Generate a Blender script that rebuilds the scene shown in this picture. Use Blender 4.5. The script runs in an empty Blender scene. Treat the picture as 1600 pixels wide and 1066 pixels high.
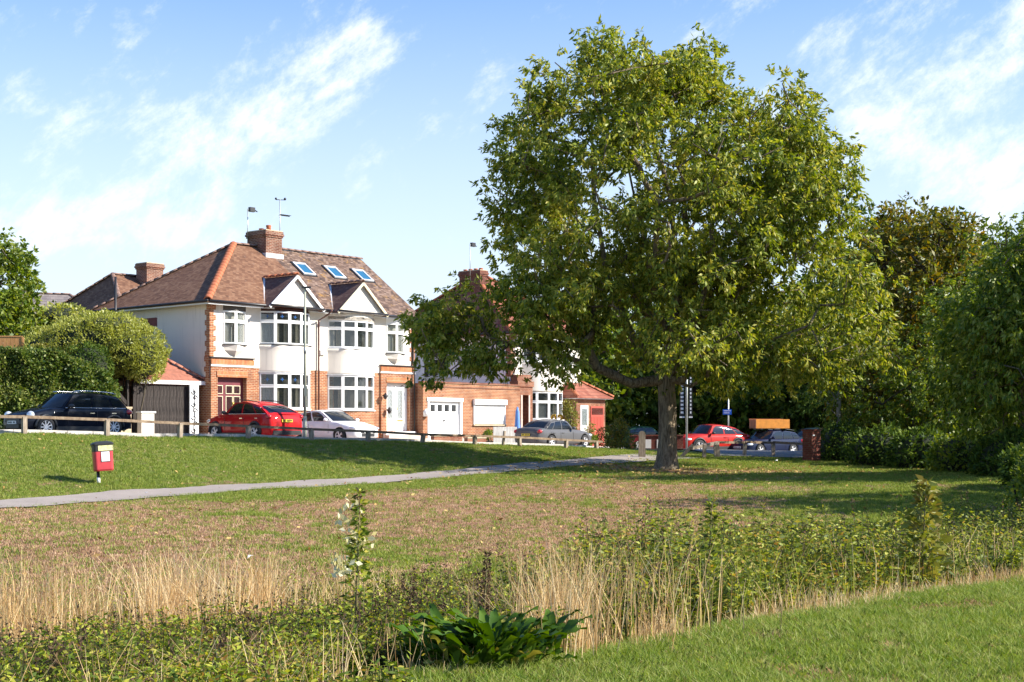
import bpy, bmesh, math, random
import numpy as np
from mathutils import Vector, Matrix, noise

random.seed(7)
RNG = np.random.default_rng(7)
R = math.radians
scn = bpy.context.scene
COL = scn.collection

# ------------------------------------------------------------------ camera
F_PX, CX, HY = 2235.0, 800.0, 668.0          # focal length and horizon of the photograph (1600 px wide)
cam_d = bpy.data.cameras.new('camera')
cam_d.sensor_width = 36.0
cam_d.lens = 36.0 * F_PX / 1600.0
cam_d.shift_y = (HY - 533.0) / 1600.0
cam_d.clip_start = 0.1
cam_d.clip_end = 3000
cam = bpy.data.objects.new('camera', cam_d)
cam.location = (0, 0, 0)
cam.rotation_euler = (R(90), 0, 0)
COL.objects.link(cam)
scn.camera = cam

# ------------------------------------------------------------------ world, sun, exposure
SUN_EL = R(33)
SUN_DIR = Vector((math.cos(SUN_EL) * .985, -math.cos(SUN_EL) * .13, math.sin(SUN_EL))).normalized()
sun_d = bpy.data.lights.new('sun', 'SUN')
sun_d.energy = 5.0
sun_d.angle = R(0.5)
sun_d.color = (1.0, 0.93, 0.82)
sun = bpy.data.objects.new('sun', sun_d)
sun.rotation_euler = SUN_DIR.to_track_quat('Z', 'Y').to_euler()
sun.location = (40, 0, 60)
COL.objects.link(sun)

scn.view_settings.view_transform = 'Standard'
scn.view_settings.look = 'None'
scn.view_settings.gamma = 1.0
scn.view_settings.use_curve_mapping = False
scn.view_settings.exposure = 1.08

def make_world():
    w = bpy.data.worlds.new('World')
    scn.world = w
    w.use_nodes = True
    nt = w.node_tree
    nt.nodes.clear()
    N, L = nt.nodes.new, nt.links.new
    def M(op, a, b=None, c=None, clamp=False):
        n = N('ShaderNodeMath'); n.operation = op; n.use_clamp = clamp
        for i, v in enumerate((a, b, c)):
            if v is None: continue
            if isinstance(v, (int, float)): n.inputs[i].default_value = v
            else: L(v, n.inputs[i])
        return n.outputs[0]
    out = N('ShaderNodeOutputWorld')
    bg = N('ShaderNodeBackground'); bg.inputs[1].default_value = 0.098
    sky = N('ShaderNodeTexSky'); sky.sky_type = 'NISHITA'; sky.sun_disc = False
    sky.sun_elevation = SUN_EL; sky.sun_rotation = R(100)
    sky.air_density = 1.0; sky.dust_density = 0.6; sky.ozone_density = 2.5
    tc = N('ShaderNodeTexCoord')
    sp = N('ShaderNodeSeparateXYZ'); L(tc.outputs['Generated'], sp.inputs[0])
    az = M('ARCTAN2', sp.outputs[0], sp.outputs[1])
    el = M('ARCSINE', sp.outputs[2])
    # wisps: a warped fractal in (azimuth, elevation), drawn out along a rising diagonal
    ca, sa = math.cos(R(38)), math.sin(R(38))
    u = M('ADD', M('MULTIPLY', az, ca), M('MULTIPLY', el, sa))
    v = M('SUBTRACT', M('MULTIPLY', el, ca), M('MULTIPLY', az, sa))
    cb = N('ShaderNodeCombineXYZ')
    L(M('MULTIPLY', u, 8.0), cb.inputs[0]); L(M('MULTIPLY', v, 17.0), cb.inputs[1]); cb.inputs[2].default_value = 3.7
    n1 = N('ShaderNodeTexNoise'); n1.inputs['Scale'].default_value = 1.0
    n1.inputs['Detail'].default_value = 10; n1.inputs['Roughness'].default_value = 0.68
    n1.inputs['Distortion'].default_value = 0.55
    L(cb.outputs[0], n1.inputs['Vector'])
    cb2 = N('ShaderNodeCombineXYZ')
    L(M('MULTIPLY', u, 26.0), cb2.inputs[0]); L(M('MULTIPLY', v, 40.0), cb2.inputs[1])
    n2 = N('ShaderNodeTexNoise'); n2.inputs['Scale'].default_value = 1.0
    n2.inputs['Detail'].default_value = 8; n2.inputs['Roughness'].default_value = 0.7
    L(cb2.outputs[0], n2.inputs['Vector'])
    fr = M('ADD', M('MULTIPLY', n1.outputs[0], 0.80), M('MULTIPLY', M('SUBTRACT', n2.outputs[0], .3), 0.85))
    # banks of cloud, by azimuth, elevation, half-widths, turn and weight
    banks = [(450, 175, .060, .026, 38, .31), (548, 100, .034, .022, 55, .29), (350, 215, .045, .014, 15, .24), (205, 185, .045, .016, 20, .30),
             (190, 80, .04, .013, 45, .23), (70, 350, .07, .028, 10, .26), (290, 365, .14, .018, 0, .16), (420, 50, .04, .014, 45, .20),
             (45, 150, .02, .028, 60, .2), (650, 215, .05, .014, 30, .19), (770, 110, .022, .014, 50, .2),
             (1330, 60, .10, .020, 38, .26), (1500, 130, .085, .022, 32, .32), (1560, 60, .06, .016, 30, .22), (1120, 35, .06, .014, 35, .18),
             (1530, 250, .055, .018, 28, .28), (1580, 335, .035, .022, 15, .34), (1350, 210, .04, .02, 35, .2), (60, 20, .04, .012, 10, .15), (900, 12, .04, .01, 20, .14)]
    tot = None
    for px, py, ra, rb, turn, wt in banks:
        a0 = math.atan((px - CX) / F_PX); e0 = math.atan((HY - py) / F_PX * math.cos(a0))
        c, s = math.cos(R(turn)), math.sin(R(turn))
        da, de = M('SUBTRACT', az, a0), M('SUBTRACT', el, e0)
        p = M('MULTIPLY', M('ADD', M('MULTIPLY', da, c), M('MULTIPLY', de, s)), 1 / ra)
        q = M('MULTIPLY', M('SUBTRACT', M('MULTIPLY', de, c), M('MULTIPLY', da, s)), 1 / rb)
        r2 = M('ADD', M('MULTIPLY', p, p), M('MULTIPLY', q, q))
        g = M('MULTIPLY', M('EXPONENT', M('MULTIPLY', r2, -0.7)), wt)
        tot = g if tot is None else M('ADD', tot, g)
    dens = M('ADD', fr, M('MINIMUM', tot, 0.31))
    mr = N('ShaderNodeMapRange'); mr.interpolation_type = 'SMOOTHSTEP'
    L(dens, mr.inputs[0]); mr.inputs[1].default_value = 0.69; mr.inputs[2].default_value = 1.14
    mr.inputs[3].default_value = 0.0; mr.inputs[4].default_value = 0.92
    # deepen the blue with height, pale milky band toward the horizon, all the way round
    rp = N('ShaderNodeMapRange'); L(el, rp.inputs[0]); rp.inputs[1].default_value = 0.02; rp.inputs[2].default_value = 0.34
    tint = N('ShaderNodeMix'); tint.data_type = 'RGBA'
    L(rp.outputs[0], tint.inputs[0]); tint.inputs[6].default_value = (1.10, 1.06, 1.08, 1); tint.inputs[7].default_value = (0.62, 0.90, 1.22, 1)
    mu = N('ShaderNodeMix'); mu.data_type = 'RGBA'; mu.blend_type = 'MULTIPLY'; mu.inputs[0].default_value = 1.0
    L(sky.outputs[0], mu.inputs[6]); L(tint.outputs[2], mu.inputs[7])
    milk = N('ShaderNodeMapRange'); milk.interpolation_type = 'SMOOTHSTEP'; L(el, milk.inputs[0])
    milk.inputs[1].default_value = .0; milk.inputs[2].default_value = .40; milk.inputs[3].default_value = .85; milk.inputs[4].default_value = 0.0
    mk = N('ShaderNodeMix'); mk.data_type = 'RGBA'; L(milk.outputs[0], mk.inputs[0]); L(mu.outputs[2], mk.inputs[6]); mk.inputs[7].default_value = (4.6, 5.2, 5.9, 1)
    mx = N('ShaderNodeMix'); mx.data_type = 'RGBA'
    L(mr.outputs[0], mx.inputs[0]); L(mk.outputs[2], mx.inputs[6]); mx.inputs[7].default_value = (6.1, 6.3, 6.6, 1)
    L(mx.outputs[2], bg.inputs[0]); L(bg.outputs[0], out.inputs[0])
make_world()

# ------------------------------------------------------------------ frames of reference
# street frame: s runs along the house fronts (to the right and away), d runs back from them
P0 = Vector((-13.1, 62.0, 0.0))
SA = math.atan2(.762, .648)
ES = Vector((math.cos(SA), math.sin(SA), 0)); ED = Vector((-math.sin(SA), math.cos(SA), 0))
def W(s, d, z=0.0): return P0 + ES * s + ED * d + Vector((0, 0, z))
def at(x, y, Y): return Vector(((x - CX) / F_PX * Y, Y, (HY - y) / F_PX * Y))

# ------------------------------------------------------------------ tagging and hierarchy
def tag(o, label=None, cat=None, group=None, kind=None):
    if label: o['label'] = label
    if cat: o['category'] = cat
    if group: o['group'] = group
    if kind: o['kind'] = kind
    return o
def thing(name, label, cat, loc=(0, 0, 0), rz=0.0, group=None):
    o = bpy.data.objects.new(name, None); COL.objects.link(o)
    o.location = loc; o.rotation_euler = (0, 0, rz); o.empty_display_size = .2
    return tag(o, label, cat, group)
def link(name, mesh, parent=None, mat=None):
    o = bpy.data.objects.new(name, mesh); COL.objects.link(o)
    if mat is not None and not mesh.materials: mesh.materials.append(mat)
    if parent is not None: o.parent = parent
    return o
def copy_tree(o, parent=None):
    c = o.copy(); COL.objects.link(c); c.parent = parent
    for ch in o.children: copy_tree(ch, c)
    return c

class MB:
    """collects shapes, links them as one mesh object"""
    def __init__(self): self.v = []; self.f = []; self.sm = []
    def add(self, vs, fs, smooth=False):
        b = len(self.v); self.v += [tuple(p) for p in vs]
        self.f += [tuple(i + b for i in f) for f in fs]; self.sm += [smooth] * len(fs)
        return self
    def box(self, x0, x1, y0, y1, z0, z1):
        return self.hexa([(x0, y0, z0), (x1, y0, z0), (x1, y1, z0), (x0, y1, z0), (x0, y0, z1), (x1, y0, z1), (x1, y1, z1), (x0, y1, z1)])
    def hexa(self, p):
        return self.add(p, [(0, 3, 2, 1), (4, 5, 6, 7), (0, 1, 5, 4), (1, 2, 6, 5), (2, 3, 7, 6), (3, 0, 4, 7)])
    def obox(self, o, u, n, u0, u1, n0, n1, z0, z1):
        """box on a vertical facet: o origin (x, y), u along it, n outward"""
        P = lambda a, b, z: (o[0] + u[0] * a + n[0] * b, o[1] + u[1] * a + n[1] * b, z)
        return self.hexa([P(u0, n0, z0), P(u1, n0, z0), P(u1, n1, z0), P(u0, n1, z0), P(u0, n0, z1), P(u1, n0, z1), P(u1, n1, z1), P(u0, n1, z1)])
    def beam(self, a, b, w, h, up=(0, 0, 1)):
        a, b = Vector(a), Vector(b); d = (b - a).normalized(); up = Vector(up)
        if abs(d.dot(up)) > .98: up = Vector((1, 0, 0))
        x = d.cross(up).normalized(); y = x.cross(d).normalized()
        q = [a + x * sx * w / 2 + y * sy * h / 2 for sx, sy in ((-1, -1), (1, -1), (1, 1), (-1, 1))]
        r = [p + (b - a) for p in q]
        return self.hexa(q + r)
    def tube(self, pts, rs, n=8, cap=True, smooth=True):
        pts = [Vector(p) for p in pts]
        if isinstance(rs, (int, float)): rs = [rs] * len(pts)
        vs, fs = [], []
        ref = Vector((0.31, 0.95, 0.05))
        for i, p in enumerate(pts):
            d = (pts[min(i + 1, len(pts) - 1)] - pts[max(i - 1, 0)])
            d = d.normalized() if d.length > 1e-9 else Vector((0, 0, 1))
            r0 = ref if abs(d.dot(ref)) < .93 else Vector((1, 0, 0))
            x = d.cross(r0).normalized(); y = d.cross(x)
            for k in range(n):
                t = 2 * math.pi * k / n
                vs.append(p + (x * math.cos(t) + y * math.sin(t)) * rs[i])
        for i in range(len(pts) - 1):
            for k in range(n):
                a = i * n + k; b = i * n + (k + 1) % n
                fs.append((a, b, b + n, a + n))
        if cap:
            fs.append(tuple(range(n - 1, -1, -1))); fs.append(tuple(range((len(pts) - 1) * n, len(pts) * n)))
        return self.add(vs, fs, smooth)
    def lathe(self, prof, o=(0, 0, 0), n=20, axis='Z', smooth=True, cap=True):
        """prof: list of (r, h)"""
        vs, fs = [], []
        for r, h in prof:
            for k in range(n):
                t = 2 * math.pi * k / n; c, s = math.cos(t) * r, math.sin(t) * r
                vs.append({'Z': (o[0] + c, o[1] + s, o[2] + h), 'Y': (o[0] + c, o[1] + h, o[2] + s), 'X': (o[0] + h, o[1] + c, o[2] + s)}[axis])
        for i in range(len(prof) - 1):
            for k in range(n):
                a = i * n + k; b = i * n + (k + 1) % n
                fs.append((a, b, b + n, a + n))
        if cap:
            fs.append(tuple(range(n))); fs.append(tuple(range((len(prof) - 1) * n, len(prof) * n)))
        return self.add(vs, fs, smooth)
    def ball(self, c, r, n=12, m=8):
        if isinstance(r, (int, float)): r = (r, r, r)
        vs, fs = [], []
        for i in range(m + 1):
            a = math.pi * i / m - math.pi / 2
            for k in range(n):
                t = 2 * math.pi * k / n
                vs.append((c[0] + r[0] * math.cos(a) * math.cos(t), c[1] + r[1] * math.cos(a) * math.sin(t), c[2] + r[2] * math.sin(a)))
        for i in range(m):
            for k in range(n):
                a = i * n + k; b = i * n + (k + 1) % n
                fs.append((a, b, b + n, a + n))
        return self.add(vs, fs, True)
    def slab(self, poly, th):
        """a polygon given a thickness th downward along z"""
        n = len(poly)
        top = [Vector(p) for p in poly]; bot = [p - Vector((0, 0, th)) for p in top]
        fs = [tuple(range(n)), tuple(range(2 * n - 1, n - 1, -1))]
        for i in range(n):
            j = (i + 1) % n; fs.append((i, n + i, n + j, j))
        return self.add(top + bot, fs)
    def extr(self, poly, vec):
        n = len(poly); v = Vector(vec)
        a = [Vector(p) for p in poly]; b = [p + v for p in a]
        fs = [tuple(range(n)), tuple(range(2 * n - 1, n - 1, -1))]
        for i in range(n):
            j = (i + 1) % n; fs.append((i, n + i, n + j, j))
        return self.add(a + b, fs)
    def mesh(self, name):
        me = bpy.data.meshes.new(name); me.from_pydata(self.v, [], self.f)
        me.polygons.foreach_set('use_smooth', self.sm)
        bm = bmesh.new(); bm.from_mesh(me); bmesh.ops.recalc_face_normals(bm, faces=bm.faces[:]); bm.to_mesh(me); bm.free()
        me.update(); return me
    def build(self, name, mat, parent=None):
        return link(name, self.mesh(name), parent, mat)

def np_mesh(name, V, Fq, smooth=False):
    """V (n,3), Fq (m,k) all faces with k corners"""
    V = np.asarray(V, np.float32); Fq = np.asarray(Fq, np.int32)
    me = bpy.data.meshes.new(name)
    me.vertices.add(len(V)); me.vertices.foreach_set('co', V.ravel())
    k = Fq.shape[1]
    me.loops.add(Fq.size); me.loops.foreach_set('vertex_index', Fq.ravel())
    me.polygons.add(len(Fq)); me.polygons.foreach_set('loop_start', np.arange(len(Fq), dtype=np.int32) * k)
    try: me.polygons.foreach_set('loop_total', np.full(len(Fq), k, np.int32))
    except Exception: pass
    if smooth: me.polygons.foreach_set('use_smooth', np.ones(len(Fq), bool))
    me.update(calc_edges=True); me.validate(); return me

# ------------------------------------------------------------------ materials
class NT:
    def __init__(self, name):
        self.m = bpy.data.materials.new(name); self.m.use_nodes = True
        self.t = self.m.node_tree; self.t.nodes.clear()
        self.out = self.t.nodes.new('ShaderNodeOutputMaterial')
    def n(self, typ, **kw):
        nd = self.t.nodes.new(typ)
        for k, v in kw.items():
            if k.startswith('i_'):
                key = k[2:]; key = int(key) if key.isdigit() else key.replace('_', ' ')
                if isinstance(v, bpy.types.NodeSocket): self.t.links.new(v, nd.inputs[key])
                else: nd.inputs[key].default_value = v
            else: setattr(nd, k, v)
        return nd
    def l(self, a, b): self.t.links.new(a, b)
    def math(self, op, a, b=None, clamp=False):
        nd = self.n('ShaderNodeMath', operation=op, use_clamp=clamp)
        for i, v in enumerate((a, b)):
            if v is None: continue
            if isinstance(v, (int, float)): nd.inputs[i].default_value = v
            else: self.l(v, nd.inputs[i])
        return nd.outputs[0]
    def noise(self, vec, scale, detail=4, rough=.6, dist=0.0):
        nd = self.n('ShaderNodeTexNoise', i_Scale=scale, i_Detail=detail, i_Roughness=rough, i_Distortion=dist)
        if vec is not None: self.l(vec, nd.inputs['Vector'])
        return nd.outputs[0]
    def ramp(self, fac, stops, interp='LINEAR'):
        nd = self.n('ShaderNodeValToRGB'); self.l(fac, nd.inputs[0]); cr = nd.color_ramp; cr.interpolation = interp
        while len(cr.elements) < len(stops): cr.elements.new(.5)
        for e, (p, c) in zip(cr.elements, stops): e.position = p; e.color = (*c, 1)
        return nd.outputs[0]
    def mix(self, fac, a, b, mode='MIX'):
        nd = self.n('ShaderNodeMix', data_type='RGBA', blend_type=mode)
        for i, v in ((0, fac), (6, a), (7, b)):
            if isinstance(v, bpy.types.NodeSocket): self.l(v, nd.inputs[i])
            else: nd.inputs[i].default_value = v if i == 0 else (*v, 1)
        return nd.outputs[2]
    def mapr(self, v, a, b, c=0., d=1., smooth=True):
        nd = self.n('ShaderNodeMapRange', interpolation_type='SMOOTHSTEP' if smooth else 'LINEAR')
        self.l(v, nd.inputs[0])
        for i, x in enumerate((a, b, c, d)): nd.inputs[i + 1].default_value = x
        return nd.outputs[0]
    def bump(self, h, strength, dist):
        return self.n('ShaderNodeBump', i_Height=h, i_Strength=strength, i_Distance=dist).outputs[0]
    def bsdf(self, col, rough=.8, normal=None, metal=0., spec=.5, coat=0.):
        nd = self.n('ShaderNodeBsdfPrincipled')
        if isinstance(col, bpy.types.NodeSocket): self.l(col, nd.inputs['Base Color'])
        else: nd.inputs['Base Color'].default_value = (*col, 1)
        if isinstance(rough, bpy.types.NodeSocket): self.l(rough, nd.inputs['Roughness'])
        else: nd.inputs['Roughness'].default_value = rough
        nd.inputs['Metallic'].default_value = metal
        nd.inputs['Specular IOR Level'].default_value = spec
        nd.inputs['Coat Weight'].default_value = coat; nd.inputs['Coat Roughness'].default_value = .04
        if normal is not None: self.l(normal, nd.inputs['Normal'])
        return nd.outputs[0]
    def end(self, sh): self.l(sh, self.out.inputs[0]); return self.m

_mc = {}
def pm(name, col, rough=.7, var=.12, scale=6., bump=0., metal=0., spec=.5, coat=0.):
    """plain material with a little mottling"""
    if name in _mc: return _mc[name]
    t = NT(name); tc = t.n('ShaderNodeTexCoord')
    n = t.noise(tc.outputs['Object'], scale, 5)
    c = t.mix(t.mapr(n, .3, .7), tuple(x * (1 - var) for x in col), tuple(min(1, x * (1 + var)) for x in col))
    nm = None
    if bump: nm = t.bump(t.noise(tc.outputs['Object'], scale * 6, 6), .6, bump)
    _mc[name] = t.end(t.bsdf(c, rough, nm, metal, spec, coat)); return _mc[name]

def wallcoord(t):
    """(horizontal, height) in object space: picks x or y as horizontal from the face's direction"""
    tc = t.n('ShaderNodeTexCoord')
    p = t.n('ShaderNodeSeparateXYZ'); t.l(tc.outputs['Object'], p.inputs[0])
    n = t.n('ShaderNodeSeparateXYZ'); t.l(tc.outputs['Normal'], n.inputs[0])
    side = t.math('GREATER_THAN', t.math('ABSOLUTE', n.outputs[0]), t.math('ABSOLUTE', n.outputs[1]))
    h = t.math('ADD', t.math('MULTIPLY', p.outputs[0], t.math('SUBTRACT', 1.0, side)), t.math('MULTIPLY', p.outputs[1], side))
    return tc, h, p.outputs[2]

def brick_mat(name, c1, c2, mortar, dark=(.05, .03, .03), w=.225, h=.075, darkamt=.25):
    t = NT(name); tc, hx, z = wallcoord(t)
    cb = t.n('ShaderNodeCombineXYZ'); t.l(hx, cb.inputs[0]); t.l(z, cb.inputs[1])
    b = t.n('ShaderNodeTexBrick', offset=.5, i_Scale=1.0)
    b.inputs['Mortar Size'].default_value = .011; b.inputs['Mortar Smooth'].default_value = .2
    b.inputs['Brick Width'].default_value = w; b.inputs['Row Height'].default_value = h; b.inputs['Bias'].default_value = 0
    b.inputs['Color1'].default_value = (*c1, 1); b.inputs['Color2'].default_value = (*c2, 1); b.inputs['Mortar'].default_value = (*mortar, 1)
    t.l(cb.outputs[0], b.inputs['Vector'])
    # some burnt bricks
    b2 = t.n('ShaderNodeTexBrick', offset=.5, i_Scale=1.0)
    b2.inputs['Mortar Size'].default_value = 0; b2.inputs['Brick Width'].default_value = w; b2.inputs['Row Height'].default_value = h
    b2.inputs['Color1'].default_value = (0, 0, 0, 1); b2.inputs['Color2'].default_value = (1, 1, 1, 1); b2.inputs['Bias'].default_value = -.35
    mp = t.n('ShaderNodeMapping'); mp.inputs['Location'].default_value = (w * 40, h * 22, 0); t.l(cb.outputs[0], mp.inputs[0]); t.l(mp.outputs[0], b2.inputs['Vector'])
    notm = t.math('SUBTRACT', 1.0, b.outputs['Fac'])
    dk = t.math('MULTIPLY', t.math('MULTIPLY', t.mapr(b2.outputs[0], .72, .85), darkamt * 3, True), notm)
    c = t.mix(dk, b.outputs[0], dark)
    big = t.noise(tc.outputs['Object'], 1.3, 5)
    c = t.mix(t.mapr(big, .35, .7, 0, .55), c, tuple(x * .55 for x in c2))
    c = t.mix(t.mapr(t.noise(tc.outputs['Object'], 4.5, 6, .75), .52, .7, 0, .4), c, (.40, .31, .22))
    nm = t.bump(notm, .7, .008)
    return t.end(t.bsdf(c, .9, nm, spec=.2))

def tile_mat(name, cols, gw=.17, gh=.075, lichen=None, lich=.0, rough=.85):
    """small plain roof tiles; rows follow height"""
    t = NT(name); tc, hx, z = wallcoord(t)
    cb = t.n('ShaderNodeCombineXYZ'); t.l(hx, cb.inputs[0]); t.l(z, cb.inputs[1])
    b = t.n('ShaderNodeTexBrick', offset=.5, i_Scale=1.0)
    b.inputs['Mortar Size'].default_value = .004; b.inputs['Brick Width'].default_value = gw; b.inputs['Row Height'].default_value = gh
    b.inputs['Color1'].default_value = (0, 0, 0, 1); b.inputs['Color2'].default_value = (1, 1, 1, 1); b.inputs['Mortar'].default_value = (.3, .3, .3, 1)
    t.l(cb.outputs[0], b.inputs['Vector'])
    n = t.noise(tc.outputs['Object'], 1.6, 6)
    f = t.math('ADD', t.math('MULTIPLY', b.outputs[0], .5), t.math('MULTIPLY', n, .5))
    c = t.ramp(f, [(.15, cols[0]), (.5, cols[1]), (.85, cols[2])])
    if lichen:
        l = t.noise(tc.outputs['Object'], 2.6, 8, .75)
        c = t.mix(t.mapr(l, .60 - lich, .70 - lich * .6, 0, .85), c, lichen)
        l2 = t.noise(tc.outputs['Object'], 7, 6, .7)
        c = t.mix(t.mapr(l2, .6, .72, 0, .5), c, (.34, .30, .26))
    # each course tips up: shade under its lower edge painted as a dark line
    fr = t.math('FRACT', t.math('DIVIDE', z, gh))
    c = t.mix(t.mapr(fr, 0., .22, .55, 0.), c, (.03, .02, .02))
    c = t.mix(t.math('MULTIPLY', b.outputs['Fac'], .5), c, (.03, .02, .02))
    nm = t.bump(t.math('SUBTRACT', 1.0, fr), .6, .02)
    return t.end(t.bsdf(c, rough, nm, spec=.2))

def render_mat(name, col):
    t = NT(name); tc = t.n('ShaderNodeTexCoord')
    n = t.noise(tc.outputs['Object'], .9, 6); f = t.noise(tc.outputs['Object'], 60, 4)
    c = t.mix(t.mapr(n, .35, .8, 0, .22), col, tuple(x * .8 for x in col))
    sp = t.n('ShaderNodeMapping'); sp.inputs['Scale'].default_value = (3, 3, .25); t.l(tc.outputs['Object'], sp.inputs[0])
    st = t.noise(sp.outputs[0], 2.2, 5)
    c = t.mix(t.mapr(st, .52, .75, 0, .5), c, tuple(x * .62 for x in col))
    return t.end(t.bsdf(c, .9, t.bump(f, .5, .006), spec=.2))

def wood_mat(name, c1, c2, stretch=(8, 8, 1.0), rough=.85):
    t = NT(name); tc = t.n('ShaderNodeTexCoord')
    mp = t.n('ShaderNodeMapping'); mp.inputs['Scale'].default_value = stretch; t.l(tc.outputs['Object'], mp.inputs[0])
    n = t.noise(mp.outputs[0], 3.5, 8, .65, .4); n2 = t.noise(tc.outputs['Object'], 2.0, 3)
    oi = t.n('ShaderNodeObjectInfo')
    c = t.mix(t.mapr(n, .3, .7), c1, c2)
    c = t.mix(t.mapr(n2, .4, .8, 0, .5), c, tuple(x * .6 for x in c1))
    c = t.mix(t.math('MULTIPLY', oi.outputs['Random'], .35), c, tuple(x * .5 for x in c2))
    return t.end(t.bsdf(c, rough, t.bump(n, .6, .01), spec=.25))

def leaf_mat(name, cols, trans=.35, rough=.5, spec=.35, obj=False):
    t = NT(name)
    g = t.n('ShaderNodeNewGeometry'); tc = t.n('ShaderNodeTexCoord')
    n = t.noise(tc.outputs['Object'], .45, 3)
    f = t.math('ADD', t.math('MULTIPLY', g.outputs['Random Per Island'], .75), t.math('MULTIPLY', t.mapr(n, .3, .7), .25))
    if obj:
        oi = t.n('ShaderNodeObjectInfo'); f = t.math('ADD', t.math('MULTIPLY', f, .5), t.math('MULTIPLY', oi.outputs['Random'], .5))
    k = len(cols)
    c = t.ramp(f, [((i + .5) / k, cc) for i, cc in enumerate(cols)])
    b = t.bsdf(c, rough, spec=spec)
    hs = t.n('ShaderNodeHueSaturation', i_Hue=.485, i_Saturation=1.12, i_Value=1.35); t.l(c, hs.inputs['Color'])
    tr = t.n('ShaderNodeBsdfTranslucent'); t.l(hs.outputs[0], tr.inputs[0])
    mx = t.n('ShaderNodeMixShader', i_0=trans); t.l(b, mx.inputs[1]); t.l(tr.outputs[0], mx.inputs[2])
    return t.end(mx.outputs[0])

def glass_mat(name, tint=(.03, .045, .06), see=.55):
    t = NT(name)
    gl = t.n('ShaderNodeBsdfGlossy', i_Roughness=.03); gl.inputs[0].default_value = (.95, .97, 1, 1)
    tr = t.n('ShaderNodeBsdfTransparent'); tr.inputs[0].default_value = (.9, .92, .92, 1)
    df = t.n('ShaderNodeBsdfDiffuse'); df.inputs[0].default_value = (*tint, 1)
    a = t.n('ShaderNodeMixShader', i_0=see); t.l(df.outputs[0], a.inputs[1]); t.l(tr.outputs[0], a.inputs[2])
    fr = t.n('ShaderNodeFresnel', i_IOR=1.38)
    b = t.n('ShaderNodeMixShader'); t.l(t.math('ADD', t.math('MULTIPLY', fr.outputs[0], .6), .03), b.inputs[0]); t.l(a.outputs[0], b.inputs[1]); t.l(gl.outputs[0], b.inputs[2])
    return t.end(b.outputs[0])

def bark_mat(name, c1, c2, sc=1.0):
    t = NT(name); tc = t.n('ShaderNodeTexCoord')
    mp = t.n('ShaderNodeMapping'); mp.inputs['Scale'].default_value = (9 * sc, 9 * sc, 1.3 * sc); t.l(tc.outputs['Object'], mp.inputs[0])
    n = t.noise(mp.outputs[0], 1.6, 8, .7, .8); n2 = t.noise(tc.outputs['Object'], 1.2, 4)
    c = t.mix(t.mapr(n, .35, .65), c1, c2)
    c = t.mix(t.mapr(n2, .5, .8, 0, .35), c, (.13, .14, .08))
    return t.end(t.bsdf(c, .9, t.bump(n, 1.0, .05), spec=.15))

M = {}
M['brick'] = brick_mat('orange_brick', (.39, .135, .052), (.24, .07, .035), (.56, .43, .28))
M['brick_red'] = brick_mat('red_brick', (.30, .11, .055), (.20, .06, .035), (.34, .25, .18))
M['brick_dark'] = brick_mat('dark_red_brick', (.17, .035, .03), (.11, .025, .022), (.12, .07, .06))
M['brick_chimney'] = brick_mat('chimney_brick', (.24, .085, .045), (.13, .05, .035), (.44, .34, .26), darkamt=.4)
M['soldier'] = brick_mat('soldier_brick', (.55, .19, .055), (.40, .11, .04), (.55, .42, .28), w=.075, h=.23)
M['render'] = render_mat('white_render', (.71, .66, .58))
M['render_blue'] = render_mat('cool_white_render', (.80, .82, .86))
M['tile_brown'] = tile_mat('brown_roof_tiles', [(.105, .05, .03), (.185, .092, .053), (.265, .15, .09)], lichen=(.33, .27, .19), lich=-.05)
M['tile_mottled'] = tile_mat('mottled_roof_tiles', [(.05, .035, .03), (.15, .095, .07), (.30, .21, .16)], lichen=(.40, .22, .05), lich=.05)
M['tile_shaded'] = tile_mat('shaded_roof_tiles', [(.09, .05, .045), (.14, .08, .065), (.2, .13, .1)])
M['tile_red'] = tile_mat('red_roof_tiles', [(.20, .06, .04), (.28, .10, .065), (.34, .15, .10)], gw=.3, gh=.2)
M['tile_grey'] = tile_mat('grey_roof_tiles', [(.14, .12, .12), (.2, .17, .16), (.26, .22, .2)], gw=.3, gh=.22)
M['ridge'] = pm('terracotta_ridge', (.40, .12, .05), .8, .25, 9, .01)
M['ridge_dark'] = pm('weathered_ridge', (.20, .12, .09), .85, .3, 9, .01)
M['white'] = pm('white_paint', (.82, .82, .80), .45, .03, 3)
M['cream'] = pm('cream_paint', (.62, .55, .38), .6, .1, 3)
M['black'] = pm('black_gutter', (.022, .021, .023), .4, .1)
M['brown_pipe'] = pm('brown_pipe', (.13, .05, .035), .4, .1)
M['lead'] = pm('pale_flashing', (.55, .56, .58), .6, .1)
M['inside'] = pm('dim_room', (.09, .08, .07), .9, .3, 2)
M['curtain'] = pm('net_curtain', (.6, .58, .53), .9, .1, 12)
M['curtain_warm'] = pm('cream_curtain', (.6, .53, .40), .9, .1, 12)
M['glass'] = glass_mat('window_glass', (.05, .06, .06), .88)
M['car_glass'] = glass_mat('car_glass', (.012, .016, .022), .1)
M['purple'] = pm('maroon_door', (.16, .035, .045), .4, .1)
M['red_door'] = pm('red_door', (.42, .07, .045), .5, .08)
M['gate_wood'] = wood_mat('black_weathered_boards', (.014, .012, .012), (.075, .062, .055))
M['rail_wood'] = wood_mat('weathered_timber', (.15, .10, .065), (.30, .225, .155), (2, 2, 2))
M['post_wood'] = wood_mat('weathered_post', (.20, .15, .11), (.42, .35, .27))
M['grey_boards'] = wood_mat('grey_boards', (.30, .29, .28), (.46, .45, .43))
M['orange_boards'] = wood_mat('orange_panel', (.42, .20, .07), (.55, .29, .12))
M['stone'] = pm('beige_block', (.45, .36, .24), .9, .15, 5, .01)
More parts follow.
